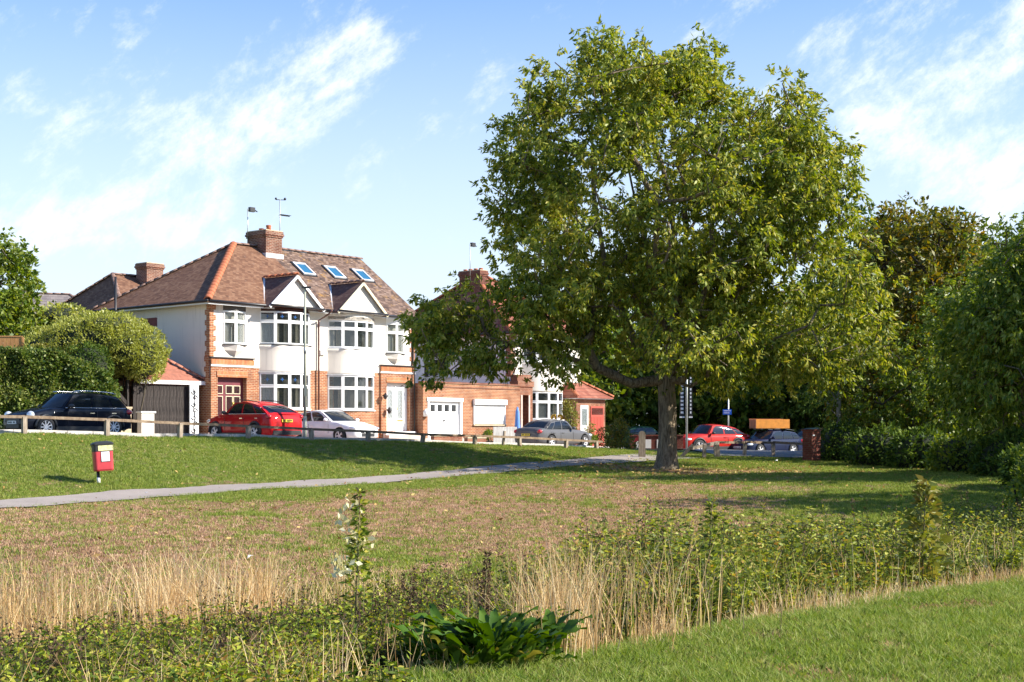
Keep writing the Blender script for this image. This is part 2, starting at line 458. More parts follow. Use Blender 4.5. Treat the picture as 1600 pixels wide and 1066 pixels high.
M['pink_paving'] = pm('pink_paving', (.50, .40, .34), .9, .12, 2, .004)
M['metal'] = pm('galvanised_metal', (.42, .43, .40), .45, .1, 5, metal=.6)
M['post_green'] = pm('lamp_post_paint', (.34, .35, .27), .5, .1)
M['brass'] = pm('brass', (.6, .42, .1), .35, .05, metal=.8)
M['tyre'] = pm('tyre_rubber', (.018, .018, .019), .8, .1)
M['alloy'] = pm('alloy_rim', (.72, .72, .73), .4, .05, metal=.2)
M['plastic'] = pm('black_plastic', (.025, .026, .028), .5, .1)
M['lamp_glass'] = pm('headlamp', (.62, .66, .7), .12, .1, 20, metal=.3, coat=1)
M['tail'] = pm('tail_lamp', (.42, .012, .012), .15, .1, coat=1)
M['amber'] = pm('amber', (.7, .3, .03), .3, .05)
M['plate_yellow'] = pm('yellow_plate', (.72, .55, .04), .5, .04)
M['plate_white'] = pm('white_plate', (.75, .75, .72), .5, .04)
M['ink'] = pm('plate_letters', (.02, .02, .02), .6, .02)
M['chrome'] = pm('chrome', (.7, .7, .72), .15, .03, metal=1)
M['blue_sign'] = pm('blue_sign', (.015, .10, .50), .4, .04)
M['red_plastic'] = pm('faded_red_plastic', (.50, .045, .055), .45, .08, 5)
M['sticker'] = pm('yellow_green_sticker', (.62, .60, .30), .6, .35, 16)
M['gold'] = pm('gold_foil', (.75, .42, .05), .25, .1, metal=.7)
def paint(name, col, metal=.15):
    return pm(name, col, .6, .04, 2, metal=0, spec=.08, coat=.45)
# ------------------------------------------------------------------ the lie of the land
RAILY = [651, 656, 661.5, 666, 670.5, 674, 678.5, 681.5, 684, 687.5, 690]
FENCE = [(38, 679), (167, 681), (281, 684), (388, 685.5), (487, 687.5), (575, 690), (660, 692.5), (742, 695), (812, 698), (884, 700), (945, 702)]
def fence_pt(i):
    x, y = FENCE[i]; return at(x, y, 42 + 1.915 * i)
PATHL = [(-150, 797, 27.0), (0, 787, 30.0), (150, 777, 33.5), (300, 766, 35.5), (450, 757, 37.9), (600, 748, 41.5), (750, 735, 46), (900, 722, 51.5), (1000, 714.5, 56)]
def zroad(s): return -0.2 - .0245 * (s + 16)
ctl = []
for i in range(len(FENCE)): ctl.append(tuple(fence_pt(i)))
for (x, y, Y) in PATHL:
    p = at(x, y, Y); a = .775
    for o, dz in ((1.2, .03), (-1.2, -.05)):
        ctl.append((p.x - .856 * o, p.y + .517 * o, p.z + dz))
for s in (-40, -28, -20, -12, -4, 4, 12, 20, 28):
    for d in ((-11, -6, 0, 8, 25) if s < 14 else (-9, -5, 0, 8, 25)):
        p = W(s, d); ctl.append((p.x, p.y, zroad(s)))
for x, y, Y in [(155, 755, 35.6), (60, 760, 34.6), (260, 745, 37.5), (100, 838, 22.5), (350, 850, 22), (600, 848, 24), (850, 840, 25), (1200, 838, 24.7), (1500, 828, 26.5), (200, 905, 18.3), (0, 930, 17), (600, 890, 20), (900, 862, 22.5),
                (1040, 735, 50), (1280, 723, 56), (1420, 735, 48), (1580, 752, 39), (1100, 715, 58), (1230, 716, 60), (1600, 790, 31), (1300, 780, 34), (1100, 770, 36),
                (1060, 709, 79), (1200, 714, 80), (1300, 712, 80), (900, 775, 35), (1700, 760, 37), (1800, 800, 31), (1350, 705, 80), (1600, 700, 90), (1300, 700, 120), (1000, 693, 120)]:
    ctl.append(tuple(at(x, y, Y)))
for X, Y, z in [(-30, 12, -2.0), (-15, 16, -2.0), (-60, 30, -.9), (-70, 60, .2), (60, 20, -1.9), (60, 60, -1.8), (110, 110, -2.2), (0, 160, -1.6), (-80, 160, -.5), (120, 40, -2.0),
                (-120, 90, 0), (0, -40, -1.7), (60, -40, -1.7), (-60, -40, -1.9), (14, 14, -1.65), (24, 24, -1.75), (4, 6, -1.6), (-2, 0, -1.6), (8, 2, -1.6), (-10, 26, -1.75), (-16, 27, -1.72)]:
    ctl.append((X, Y, z))
ctl = np.array(ctl)
def _phi(A, B):
    d2 = (A[:, None, 0] - B[None, :, 0]) ** 2 + (A[:, None, 1] - B[None, :, 1]) ** 2
    return np.sqrt(d2 + 2.5 ** 2)
_K = _phi(ctl, ctl) - np.eye(len(ctl)) * .25
_A = np.block([[_K, np.ones((len(ctl), 1))], [np.ones((1, len(ctl))), np.zeros((1, 1))]])
_w = np.linalg.solve(_A, np.append(ctl[:, 2], 0))
def smooth(a, b, x):
    t = np.clip((x - a) / (b - a), 0, 1); return t * t * (3 - 2 * t)
def qd(X, Y): return (Y - X - 9.7) * .7071             # distance across the ditch from its near lip
def ground(X, Y):
    X = np.atleast_1d(np.asarray(X, float)); Y = np.atleast_1d(np.asarray(Y, float))
    Xc, Yc = np.clip(X, -130, 130), np.clip(Y, -40, 165)
    out = np.empty(X.shape)
    xf, yf, of = Xc.ravel(), Yc.ravel(), out.ravel()
    res = np.empty(xf.size)
    for i in range(0, xf.size, 20000):
        P = np.stack([xf[i:i + 20000], yf[i:i + 20000]], 1)
        res[i:i + 20000] = _phi(P, ctl) @ _w[:-1] + _w[-1]
    z = res.reshape(X.shape)
    q = qd(X, Y)
    near = smooth(2.0, -.5, q)                          # the flat near side
    z = z * (1 - near) + near * (-1.60 - .0 * q)
    z = z - .45 * smooth(-.1, 3.2, q) * smooth(8.2, 4.2, q) * smooth(-14, 0, X + 16)
    # small unevenness of turf
    z = z + .02 * np.sin(X * 1.7 + .6 * Y) * np.sin(Y * 1.1 - .4 * X) * smooth(60, 40, Y)
    return z
def gz(x, y): return float(ground(x, y)[0])

def sd(X, Y):
    rx, ry = X - P0.x, Y - P0.y
    return rx * ES.x + ry * ES.y, rx * ED.x + ry * ED.y
def road_zone(X, Y):
    s, d = sd(X, Y)
    return smooth(-11.9, -11.4, d) * smooth(60, 45, np.abs(s))

# brown worn areas (a worn patch has its own shape and stays put)
def wear(X, Y):
    q = qd(X, Y)
    band = smooth(6.5, 8.6, q) * smooth(25.5, 17.0, q + .10 * X)
    right = smooth(8.5, 1.5, X - .15 * (Y - 25))
    a = band * right * (.90 - .18 * np.exp(-(((X + 3.2) / 2.2) ** 2 + ((Y - 24) / 4) ** 2)) + .22 * np.exp(-(((X - 2.0) / 3.6) ** 2 + ((Y - 29) / 5) ** 2)))
    b = np.exp(-(((X - 5.4) / 3.6) ** 2 + ((Y - 49.4) / 1.8) ** 2)) * 1.0      # under the big tree
    c = .20 * smooth(-1, 1, q)
    return np.clip(np.maximum(a, b) + c * (1 - band * .5), 0, 1)

def build_ground():
    def axis(bands):
        out = []
        for a, b, st in bands: out += list(np.arange(a, b, st))
        out.append(bands[-1][1]); return np.array(out)
    xs = axis([(-1500, -130, 137), (-130, -40, 6), (-40, -20, 1.0), (-20, 22, .4), (22, 50, 1.5), (50, 130, 8), (130, 1500, 137)])
    ys = axis([(-400, -40, 60), (-40, 2, 4), (2, 8, .8), (8, 30, .3), (30, 66, .45), (66, 110, 1.5), (110, 165, 6), (165, 1500, 134)])
    X, Y = np.meshgrid(xs, ys)
    Z = ground(X, Y) - .09 * road_zone(X, Y)
    nx, ny = len(xs), len(ys)
    V = np.stack([X, Y, Z], -1).reshape(-1, 3)
    i, j = np.meshgrid(np.arange(nx - 1), np.arange(ny - 1)); a = (j * nx + i).ravel()
    me = np_mesh('ground', V, np.stack([a, a + 1, a + 1 + nx, a + nx], 1), True)
    at_ = me.attributes.new('wear', 'FLOAT', 'POINT'); at_.data.foreach_set('value', wear(X, Y).ravel().astype(np.float32))
    t = NT('turf_and_soil'); tc = t.n('ShaderNodeTexCoord'); P = tc.outputs['Object']
    at2 = t.n('ShaderNodeAttribute', attribute_name='wear')
    n1 = t.noise(P, .32, 5, .6); n2 = t.noise(P, 2.6, 6, .7); n3 = t.noise(P, 14, 6, .75); n4 = t.noise(P, 60, 3, .7)
    wv = t.math('ADD', at2.outputs['Fac'], t.math('MULTIPLY', t.math('SUBTRACT', t.math('ADD', t.math('MULTIPLY', n1, .45), t.math('MULTIPLY', n2, .55)), .5), 2.1))
    wv = t.math('ADD', wv, t.math('MULTIPLY', t.math('SUBTRACT', n3, .5), 2.4))
    wm = t.mapr(wv, .34, .86)
    grass = t.ramp(t.math('ADD', t.math('MULTIPLY', n3, .6), t.math('MULTIPLY', n4, .4)), [(.3, (.055, .08, .016)), (.47, (.12, .155, .03)), (.58, (.19, .215, .05)), (.72, (.28, .26, .10))])
    olive = t.mix(t.mapr(n1, .35, .65), (.085, .12, .03), (.17, .16, .06))
    grass = t.mix(.35, grass, olive)
    soil = t.ramp(t.math('ADD', t.math('MULTIPLY', n3, .5), t.math('MULTIPLY', n4, .5)), [(.3, (.09, .05, .028)), (.45, (.24, .135, .075)), (.58, (.38, .23, .135)), (.72, (.50, .34, .21))])
    c = t.mix(wm, grass, soil)
    h = t.math('ADD', t.math('MULTIPLY', n3, .6), t.math('MULTIPLY', n4, .4))
    me.materials.append(t.end(t.bsdf(c, .95, t.bump(h, .9, .06), spec=.1)))
    tag(link('ground', me), kind='structure')

def sheet(name, rows, mat, lift=.02, kind='structure'):
    """rows: list of rows of (x, y) -> draped sheet"""
    A = np.array(rows, float); Z = ground(A[..., 0], A[..., 1]) + lift
    V = np.concatenate([A, Z[..., None]], -1).reshape(-1, 3)
    ny, nx = A.shape[:2]; i, j = np.meshgrid(np.arange(nx - 1), np.arange(ny - 1)); a = (j * nx + i).ravel()
    me = np_mesh(name, V, np.stack([a, a + 1, a + 1 + nx, a + nx], 1), True); me.materials.append(mat)
    o = bpy.data.objects.new(name, me); COL.objects.link(o); return tag(o, kind=kind)

def asphalt_mat(name, c, amt=.25, crack=True):
    t = NT(name); tc = t.n('ShaderNodeTexCoord'); P = tc.outputs['Object']
    n1 = t.noise(P, .7, 6); n2 = t.noise(P, 90, 3, .8)
    k = t.mix(t.mapr(n1, .3, .7), tuple(x * (1 - amt) for x in c), tuple(x * (1 + amt) for x in c))
    k = t.mix(t.mapr(n2, .45, .75, 0, .5), k, tuple(min(1, x * 1.7) for x in c))
    k = t.mix(t.mapr(t.noise(P, 3, 8, .8), .58, .7, 0, .5), k, (.12, .10, .06))
    return t.end(t.bsdf(k, .9, t.bump(n2, .5, .006), spec=.2))

def build_paths():
    pts = [at(*p) for p in PATHL]
    fine = []
    for i in range(len(pts) - 1):
        p0, p1, p2, p3 = pts[max(i - 1, 0)], pts[i], pts[i + 1], pts[min(i + 2, len(pts) - 1)]
        for k in range(14):
            u = k / 14
            fine.append(.5 * ((2 * p1) + (p2 - p0) * u + (2 * p0 - 5 * p1 + 4 * p2 - p3) * u * u + (3 * p1 - p0 - 3 * p2 + p3) * u ** 3))
    fine.append(pts[-1] + (pts[-1] - pts[-2]) * .02); fine.append(pts[-1] + (pts[-1] - pts[-2]) * .35)
    rows = []
    for i, p in enumerate(fine):
        d = (fine[min(i + 1, len(fine) - 1)] - fine[max(i - 1, 0)]); d.z = 0; d.normalize(); n = Vector((-d.y, d.x, 0))
        wl = .60 + .10 * noise.noise(p * .7) + .10 * noise.noise(p * 3.1); wr = .98 + .10 * noise.noise(p * .6 + Vector((9, 0, 0))) + .12 * noise.noise(p * 2.7 + Vector((5, 0, 0)))
        if i > len(fine) - 16: wl += (i - len(fine) + 16) * .03; wr += (i - len(fine) + 16) * .05
        rows.append([tuple((p + n * (wl * (1 - 2 * k / 6) if k < 3 else -wr * (2 * k / 6 - 1)))[:2]) for k in range(7)])
    sheet('path', rows, asphalt_mat('worn_pale_asphalt', (.28, .24, .21), .12), .035)
    def sdrows(s0, s1, d0, d1, ns, nd): return [[tuple(W(s0 + (s1 - s0) * i / ns, d0 + (d1 - d0) * j / nd)[:2]) for i in range(ns + 1)] for j in range(nd + 1)]
    sheet('road', sdrows(-40, 50, -11.2, -6.4, 180, 10), asphalt_mat('road_asphalt', (.16, .155, .15), .15), .0)
    sheet('driveway', sdrows(-9, 34, -6.25, 1.0, 90, 16), asphalt_mat('pale_drive_paving', (.42, .36, .31), .12), .04)
    # the wider road that swings off past the big tree
    rows = []
    for i in range(30):
        u = i / 29; c = Vector((8 + 44 * u, 71.5 + 4 * u - 6 * u * u, 0)); n = Vector((-.05, 1, 0))
        rows.append([tuple((c + n * (k - 4) * 3.0)[:2]) for k in range(9)])
    sheet('side_road', rows, asphalt_mat('side_road_asphalt', (.20, .19, .18), .15), .05)
    # kerbs
    kb = MB()
    for (s0, s1, d) in ((-34, 12.6, -11.35), (-34, 40, -6.35)):
        n = int((s1 - s0) / .9)
        for i in range(n):
            a = s0 + i * .9; p, q = W(a, d), W(a + .885, d); z = gz(p.x, p.y)
            kb.beam((p.x, p.y, z + .02), (q.x, q.y, gz(q.x, q.y) + .02), .13, .18)
    tag(kb.build('kerb', pm('kerb_stone', (.46, .43, .40), .9, .15, 5, .005)), kind='structure')
build_ground()
build_paths()
M['stained'] = pm('stained_blue_glass', (.03, .10, .28), .3, .2)
# ------------------------------------------------------------------ window building
def pane_set(root, win, o, u, n, u0, u1, z0, z1, cur, off, fr=.05):
    """glass (sub-part of win) with curtain behind, on facet o,u,n"""
    g = MB(); g.obox(o, u, n, u0, u1, off - .012, off, z0, z1); g.build('window_pane', M['glass'], win)
    if cur and (z1 - z0) > .5:
        c = MB(); w = u1 - u0
        segs = []
        if cur == 'net': segs = [(u0, u1)]
        elif cur == 'left': segs = [(u0, u0 + w * .55)]
        elif cur == 'right': segs = [(u1 - w * .45, u1)]
        elif cur == 'both': segs = [(u0, u0 + w * .3), (u1 - w * .3, u1)]
        for a, b in segs:
            k = max(4, int((b - a) / .035)); vs = []
            for i in range(k + 1):
                uu = a + (b - a) * i / k; nn = off - .09 + (.022 if i % 2 else -.022)
                for z in (z0, z1): vs.append((o[0] + u[0] * uu + n[0] * nn, o[1] + u[1] * uu + n[1] * nn, z))
            c.add(vs, [(2 * i, 2 * i + 2, 2 * i + 3, 2 * i + 1) for i in range(k)])
        c.build('curtain', M['curtain_warm'] if cur in ('both', 'right') else M['curtain'], win)

def window_unit(root, name, pts, z0, z1, zt, curs, mull=1, thick=.09, motif=False, label=None):
    """a run of window facets pts [(x, y)...] (outline seen from outside, left to right)"""
    fr = MB(); core = MB(); gl = []
    e = .047
    for i in range(len(pts) - 1):
        a, b = Vector(pts[i]), Vector(pts[i + 1]); d = b - a; Ln = d.length; u = d / Ln; n = Vector((u.y, -u.x))
        ks = mull[i] if isinstance(mull, (list, tuple)) else mull
        for k in range(ks):
            u0, u1 = Ln * k / ks, Ln * (k + 1) / ks
            for (za, zb) in ((z0, zt), (zt, z1)):
                A, B, C, D = u0 + e, u1 - e, za + e, zb - e
                fr.obox(a, u, n, u0, A, -thick, 0, za, zb); fr.obox(a, u, n, B, u1, -thick, 0, za, zb)
                fr.obox(a, u, n, A, B, -thick, 0, za, C); fr.obox(a, u, n, A, B, -thick, 0, D, zb)
                # opening sash standing proud
                fr.obox(a, u, n, A - .01, A + .025, -.02, .018, C - .01, D + .01); fr.obox(a, u, n, B - .025, B + .01, -.02, .018, C - .01, D + .01)
                fr.obox(a, u, n, A + .025, B - .025, -.02, .017, C - .01, C + .025); fr.obox(a, u, n, A + .025, B - .025, -.02, .017, D - .025, D + .01)
                gl.append((a, u, n, A + .02, B - .02, C + .02, D - .02, curs[i % len(curs)]))
    w = fr.build(name, M['white'], root)
    if label: w['label'] = label
    for (a, u, n, A, B, C, D, cu) in gl: pane_set(root, w, a, u, n, A, B, C, D, cu, -.03)
    if motif:
        for (a, u, n, A, B, C, D, cu) in gl:
            if C < zt: continue
            q = MB(); m_ = (A + B) / 2; zc = (C + D) / 2
            for s_, h_ in ((.10, .035), (.035, .10)):
                P = [(m_ - s_, zc), (m_, zc - h_), (m_ + s_, zc), (m_, zc + h_)]
                q.extr([(a[0] + u[0] * x + n[0] * -.028, a[1] + u[1] * x + n[1] * -.028, z) for x, z in P], (n[0] * .006, n[1] * .006, 0))
            q.build('stained_motif', M['stained'], w)
    # the dim room just behind
    inner = [Vector(p) for p in pts]; poly = []
    cx = sum(p.x for p in inner) / len(inner); back = max(p.y for p in inner) + .02
    for p in inner: poly.append((cx + (p.x - cx) * .9, p.y + .26, z0 + .02))
    poly += [(poly[-1][0], back + .32, z0 + .02), (poly[0][0], back + .32, z0 + .02)]
    core.extr(poly, (0, 0, z1 - z0 - .04)); core.build('room_behind', M['inside'], w)
    return w

BAYF = [(-1.5, 0), (-1.0, -.5), (-.35, -.72), (.35, -.72), (1.0, -.5), (1.5, 0)]
def bay_body(root, name, cx, z0, z1, mat, out=.03, swell=0.0, base=BAYF):
    """the solid apron of a bay; swell rounds it at its top"""
    b = MB(); prof = []
    fine = []
    for i in range(len(base) - 1):
        for k in range(4):
            u = k / 4; p0, p1, p2, p3 = [Vector(base[min(max(i + j, 0), len(base) - 1)]) for j in (-1, 0, 1, 2)]
            c = .5 * ((2 * p1) + (p2 - p0) * u + (2 * p0 - 5 * p1 + 4 * p2 - p3) * u * u + (3 * p1 - p0 - 3 * p2 + p3) * u ** 3)
            fine.append(c)
    fine.append(Vector(base[-1])); n = len(fine)
    levels = [(z0, 0), (z0 + .08, .0), (z0 + (z1 - z0) * .5, 0), (z1 - .3, 0), (z1 - .12, swell * .4), (z1, swell)]
    vs, fs = [], []
    for z, sw in levels:
        for p in fine:
            d = Vector((p.x * .5, min(p.y, -.01))).normalized(); q = p + d * (out + sw)
            vs.append((cx + q.x, min(q.y, .05), z))
    m = len(levels)
    for j in range(m - 1):
        for i in range(n - 1):
            a = j * n + i; fs.append((a, a + 1, a + 1 + n, a + n))
    fs.append(tuple(range(n))); fs.append(tuple(range((m - 1) * n, m * n)))
    b.add(vs, fs, True); o = b.build(name, mat, root); return o

def sill(root, name, pts, z, mat, over=.06, th=.05):
    s = MB(); P = []
    cx = sum(p[0] for p in pts) / len(pts)
    for x, y in pts: P.append((x + (x - cx) * .05, y - over if y < -.02 else y, z))
    P += [(P[-1][0], .02, z), (P[0][0], .02, z)]
    s.extr(P, (0, 0, th)); return s.build(name, mat, root)

def ridge_run(root, a, b, mat, w=.26, step=.42, name='ridge_tile', flat=.09):
    """half-round tiles laid end to end from a to b"""
    a, b = Vector(a), Vector(b); L_ = (b - a).length; n = max(1, int(round(L_ / step))); st = L_ / n
    mb = MB(); k = 6; vs = []
    for x, r in ((0, 1.0), (st * 1.06, .9)):
        for i in range(k + 1):
            t = math.pi * i / k; vs.append((x, math.cos(t) * w / 2 * r, math.sin(t) * flat * r))
        for i in range(k + 1):
            t = math.pi * i / k; vs.append((x, math.cos(t) * w / 2 * r * .8, math.sin(t) * flat * r * .75 - .02))
    q = k + 1
    fs = [(i, i + 1, i + 1 + 2 * q, i + 2 * q) for i in range(k)] + [(q + i, q + i + 2 * q, q + i + 1 + 2 * q, q + i + 1) for i in range(k)]
    fs += [(i, i + q, i + 1 + q, i + 1) for i in range(k)] + [(2 * q + i, 2 * q + i + 1, 2 * q + i + 1 + q, 2 * q + i + q) for i in range(k)]
    mb.add(vs, fs, True); me = mb.mesh(name); me.materials.append(mat)
    d = (b - a).normalized(); yx = Vector((0, 0, 1)).cross(d).normalized(); zz = d.cross(yx)
    for i in range(n):
        o = bpy.data.objects.new(name, me); COL.objects.link(o); o.parent = root
        m = Matrix((d, yx, zz)).transposed().to_4x4(); m.translation = a + d * st * i + Vector((0, 0, .012 + .01 * random.random()))
        o.matrix_local = m

def roof_slab(root, name, poly, mat, th=.1):
    b = MB(); b.slab(poly, th); return b.build(name, mat, root)

def chimney(root, x0, x1, y0, y1, z0, z1, mat, pots, base=None, label=None):
    b = MB(); b.box(x0, x1, y0, y1, z0, z1 - .3)
    for i, (e, h) in enumerate(((.04, .09), (.08, .09), (.05, .12))): b.box(x0 - e, x1 + e, y0 - e, y1 + e, z1 - .3 + sum((.09, .09, .12)[:i]), z1 - .3 + sum((.09, .09, .12)[:i + 1]))
    c = b.build('chimney', mat, root)
    cp = MB(); cp.box(x0 - .02, x1 + .02, y0 - .02, y1 + .02, z1, z1 + .05); cp.build('chimney_cap', M['stone'], c)
    for px, py, h in pots:
        p = MB(); p.lathe([(.12, 0), (.11, h * .6), (.13, h * .8), (.12, h), (.09, h), (.09, h * .5)], (px, py, z1 + .04), 10); p.build('chimney_pot', M['ridge'], c)
    if base:
        f = MB(); f.box(x0 - .05, x1 + .05, y0 - .06, y1 + .03, base[0], base[1]); f.build('flashing', M['lead'], c)
    return c

def antenna(name, label, loc, h, kind):
    t = thing(name, label, 'aerial', loc, SA)
    m = MB(); m.tube([(0, 0, -.8), (0, 0, h)], .022, 6); m.build('mast', M['metal'], t)
    a = MB()
    if kind == 'dipole':
        a.tube([(0, 0, h - .1), (.4, .1, h + .05), (.75, .2, h - .05)], .03, 5); a.box(.15, .45, -.02, .14, h - .12, h + .1)
    else:
        a.tube([(-.25, 0, h - .05), (.3, 0, h)], .02, 5); a.tube([(0, 0, h - .75), (.6, 0, h - .75)], .04, 5); a.ball((-.25, 0, h), .06, 6, 4); a.ball((.32, 0, h + .05), .07, 6, 4)
        for k in range(5): a.tube([(.1 + .11 * k, -.2, h - .75), (.1 + .11 * k, .2, h - .75)], .012, 4)
    a.build('receiver', M['black'], t); return t

# ------------------------------------------------------------------ the pair of semi-detached houses
ZE, ZR, DR = 5.40, 8.70, 3.9
def semi(side):
    left = side == 'left'
    root = thing('semi_detached_house', 'left half of the white pair, with brown hipped roof and maroon front door' if left else
                 'right half of the white pair, with three skylights and white double front door', 'house', tuple(P0), SA, 'houses facing the green')
    X = (lambda h: h) if left else (lambda h: 12.6 - h)
    def xr(a, b): return tuple(sorted((X(a), X(b))))
    zb = -1.6
    ground_b = MB(); up = MB()
    # brick ground floor with the door recess left open
    a, b = xr(0, 6.3); ground_b.box(a, b, .4, 7.8, zb, 2.65)
    for h0, h1, z0, z1 in ((0, .36, zb, 2.65), (1.95, 6.3, zb, 2.65), (.36, 1.95, 2.2, 2.65), (.36, 1.95, zb, -.18)):
        a, b = xr(h0, h1); ground_b.box(a, b, 0, .4, z0, z1)
    ground_b.build('brick_wall', M['brick'], root)
    a, b = xr(0, 6.3); up.box(a + (0 if left else .002), b - (.002 if left else 0), -.025, 7.82, 2.652, ZE - .02)
    if left: up.box(-.03, -.001, .0, 7.8, 2.2, 2.65)
    up.build('rendered_wall', M['render'], root)
    # plinth of the porch block standing proud
    p = MB(); a, b = xr(0, .36); p.box(a - .002, b, -.09, -.001, zb, 3.02)
    a, b = xr(1.95, 2.34); p.box(a, b, -.09, -.001, zb, 3.02)
    a, b = xr(.36, 1.95); p.box(a, b, -.088, -.001, 2.45, 3.02)
    p.build('porch_surround', M['brick'], root)
    s = MB(); a, b = xr(-.0, 2.36); s.box(a, b, -.125, -.091, 2.75, 2.97); a, b = xr(.3, 2.0); s.box(a, b, -.125, -.0, 2.2, 2.449); s.build('soldier_course', M['soldier'], root)
    s = MB(); a, b = xr(-.02, 2.38); s.box(a, b, -.135, -.0905, 2.66, 2.73); s.build('pale_band', M['white'], root)
    s = MB(); a, b = xr(-.04, 2.40); s.box(a, b, -.16, .0, 3.021, 3.07); s.build('porch_ledge', M['black'], root)
    # toothed quoins at the outer corner
    qm = MB(); qm.box(0, .34, 0, .23, 0, .215); qs = MB(); qs.box(0, .22, 0, .34, 0, .215)
    m1, m2 = qm.mesh('quoin'), qs.mesh('quoin'); m1.materials.append(M['brick']); m2.materials.append(M['brick'])
    z = 3.09; i = 0
    while z < ZE - .2:
        o = link('quoin', m1 if i % 2 else m2, root); w = .34 if i % 2 else .22
        o.location = ((-.045, -.05, z) if left else (12.6 + .045 - w, -.05, z)); z += .225; i += 1
    if left:
        z = 2.65 - .225 * 3; i = 0
        while z < 3.0: o = link('quoin', m1 if i % 2 else m2, root); o.location = (-.046, -.0, z); z += .225; i += 1
    # bay
    cx = X(4.25); pts = [(cx + px, py) for px, py in BAYF]
    cu = ['net', 'both', 'both', 'both', 'net'] if left else ['right', 0, 0, 'right', 'left']
    bay_body(root, 'bay_apron', cx, 2.50, 3.70, M['render'], .02, .07)
    bay_body(root, 'bay_base', cx, zb, .78, M['brick'], .0)
    window_unit(root, 'bay_window', pts, 3.74, 5.22 if left else 5.05, 4.76 if left else 4.66, cu, motif=left)
    window_unit(root, 'bay_window', pts, .84, 2.46, 1.86, cu if left else ['both', 0, 0, 'right', 'left'], motif=left)
    sill(root, 'window_sill', pts, 3.70, M['black'] if left else M['lead'], .13, .04); sill(root, 'window_sill', pts, .78, M['white'], .09, .055)
    sill(root, 'bay_head', pts, 2.462, M['lead'], .05, .036)
    bay_body(root, 'bay_cornice', cx, 5.222 if left else 5.052, ZE + .0, M['brown_pipe'] if left else M['render'], -.04 if left else .02)
    # oriel on its pointed corbel
    oc = X(1.32); op = [(oc - .62, 0), (oc - .1, -.24), (oc + .62, 0)] if left else [(oc - .62, 0), (oc + .1 - .2, -.24), (oc + .62, 0)]
    op = [(x, y - .03) for x, y in op]
    window_unit(root, 'oriel_window', op, 3.66, 5.12, 4.66, ['left', 'both'])
    sill(root, 'window_sill', op, 3.61, M['black'], .08, .045)
    c = MB(); tip = (oc, -.02, 3.08)
    rim = [(op[0][0] - .02, -.02, 3.61), (op[1][0], op[1][1] - .10, 3.61), (op[2][0] + .02, -.02, 3.61)]
    mid = [(op[0][0] + .05, -.02, 3.38), (op[1][0], op[1][1] - .02, 3.36), (op[2][0] - .05, -.02, 3.38)]
    c.add(rim + mid + [tip], [(0, 1, 4, 3), (1, 2, 5, 4), (3, 4, 6), (4, 5, 6), (0, 2, 1), (0, 3, 6, 5, 2)]); c.build('corbel', M['render'], root)
    h = MB(); h.extr([(x, y - .02, 5.13) for x, y in op] + [(op[2][0], .02, 5.13), (op[0][0], .02, 5.13)], (0, 0, .22)); h.build('oriel_head', M['inside'] if left else M['white'], root)
    # eaves
    a, b = xr(-.42, 6.3)
    e = MB(); e.box(a, b, -.42, .02, ZE - .03, ZE); 
    if left: e.box(-.42, -.002, .021, 8.2, ZE - .03, ZE)
    e.build('soffit', M['white'], root)
    e = MB(); e.box(a, b, -.45, -.421, ZE - .09, ZE + .06)
    if left: e.box(-.45, -.421, -.42, 8.2, ZE - .09, ZE + .06)
    e.build('fascia', M['white'], root)
    g = MB(); g.tube([(a, -.51, ZE + .05), (b, -.51, ZE + .02)], .06, 8); 
    if left: g.tube([(-.5, -.51, ZE + .05), (-.5, 8.2, ZE + .03)], .055, 8)
    g.build('gutter', M['black'], root)
    # main roof
    ze, zr = ZE + .06, ZR
    if left:
        apex = (4.4, DR, zr)
        roof = MB(); roof.slab([(-.5, -.5, ze), (6.3, -.5, ze), (6.3, DR, zr), apex], .09); roof.build('front_roof', M['tile_brown'], root)
        roof = MB(); roof.slab([(-.5, 8.3, ze), (-.5, -.5, ze), apex], .09); roof.build('side_roof', M['tile_brown'], root)
        roof = MB(); roof.slab([(6.3, 8.3, ze), (-.5, 8.3, ze), apex, (6.3, DR, zr)], .09); roof.build('back_roof', M['tile_brown'], root)
        ridge_run(root, (-.48, -.48, ze + .03), apex, M['ridge'], .36, .36, 'hip_tile', .13)
        ridge_run(root, (-.48, 8.28, ze + .02), apex, M['ridge_dark'], .26, .4, 'hip_tile')
        ridge_run(root, apex, (5.8, DR, zr + .02), M['ridge_dark'])
        # soil pipe up the side wall, small high window and boiler flue
        pp = MB(); pp.tube([(-.62, 6.1, 1.5), (-.62, 6.1, 6.9)], .055, 8); pp.build('vent_pipe', M['black'], root)
        window_unit(root, 'side_window', [(-.035, 4.95), (-.035, 3.85)], 3.3, 4.55, 4.1, [0], 2)
        hd = MB(); hd.box(-.05, -.0, 3.8, 5.0, 4.56, 4.95); hd.build('window_head', M['purple'], root)
    else:
        roof = MB(); roof.slab([(6.3, -.5, ze), (12.75, -.5, ze), (12.75, DR, zr), (6.3, DR, zr)], .09); rf = roof.build('front_roof', M['tile_mottled'], root)
        roof = MB(); roof.slab([(12.75, 8.3, ze), (6.3, 8.3, ze), (6.3, DR, zr), (12.75, DR, zr)], .09); roof.build('back_roof', M['tile_mottled'], root)
        gb = MB(); gb.extr([(12.55, 0, ZE), (12.55, 7.8, ZE), (12.55, DR, zr - .12)], (.05, 0, 0)); gb.build('gable_end', M['brick_red'], root)
        ridge_run(root, (6.8, DR, zr + .02), (12.75, DR, zr + .02), M['ridge_dark'], .22, .45)
        # skylights on the slope
        pitch = math.atan2(zr - ze, DR + .5)
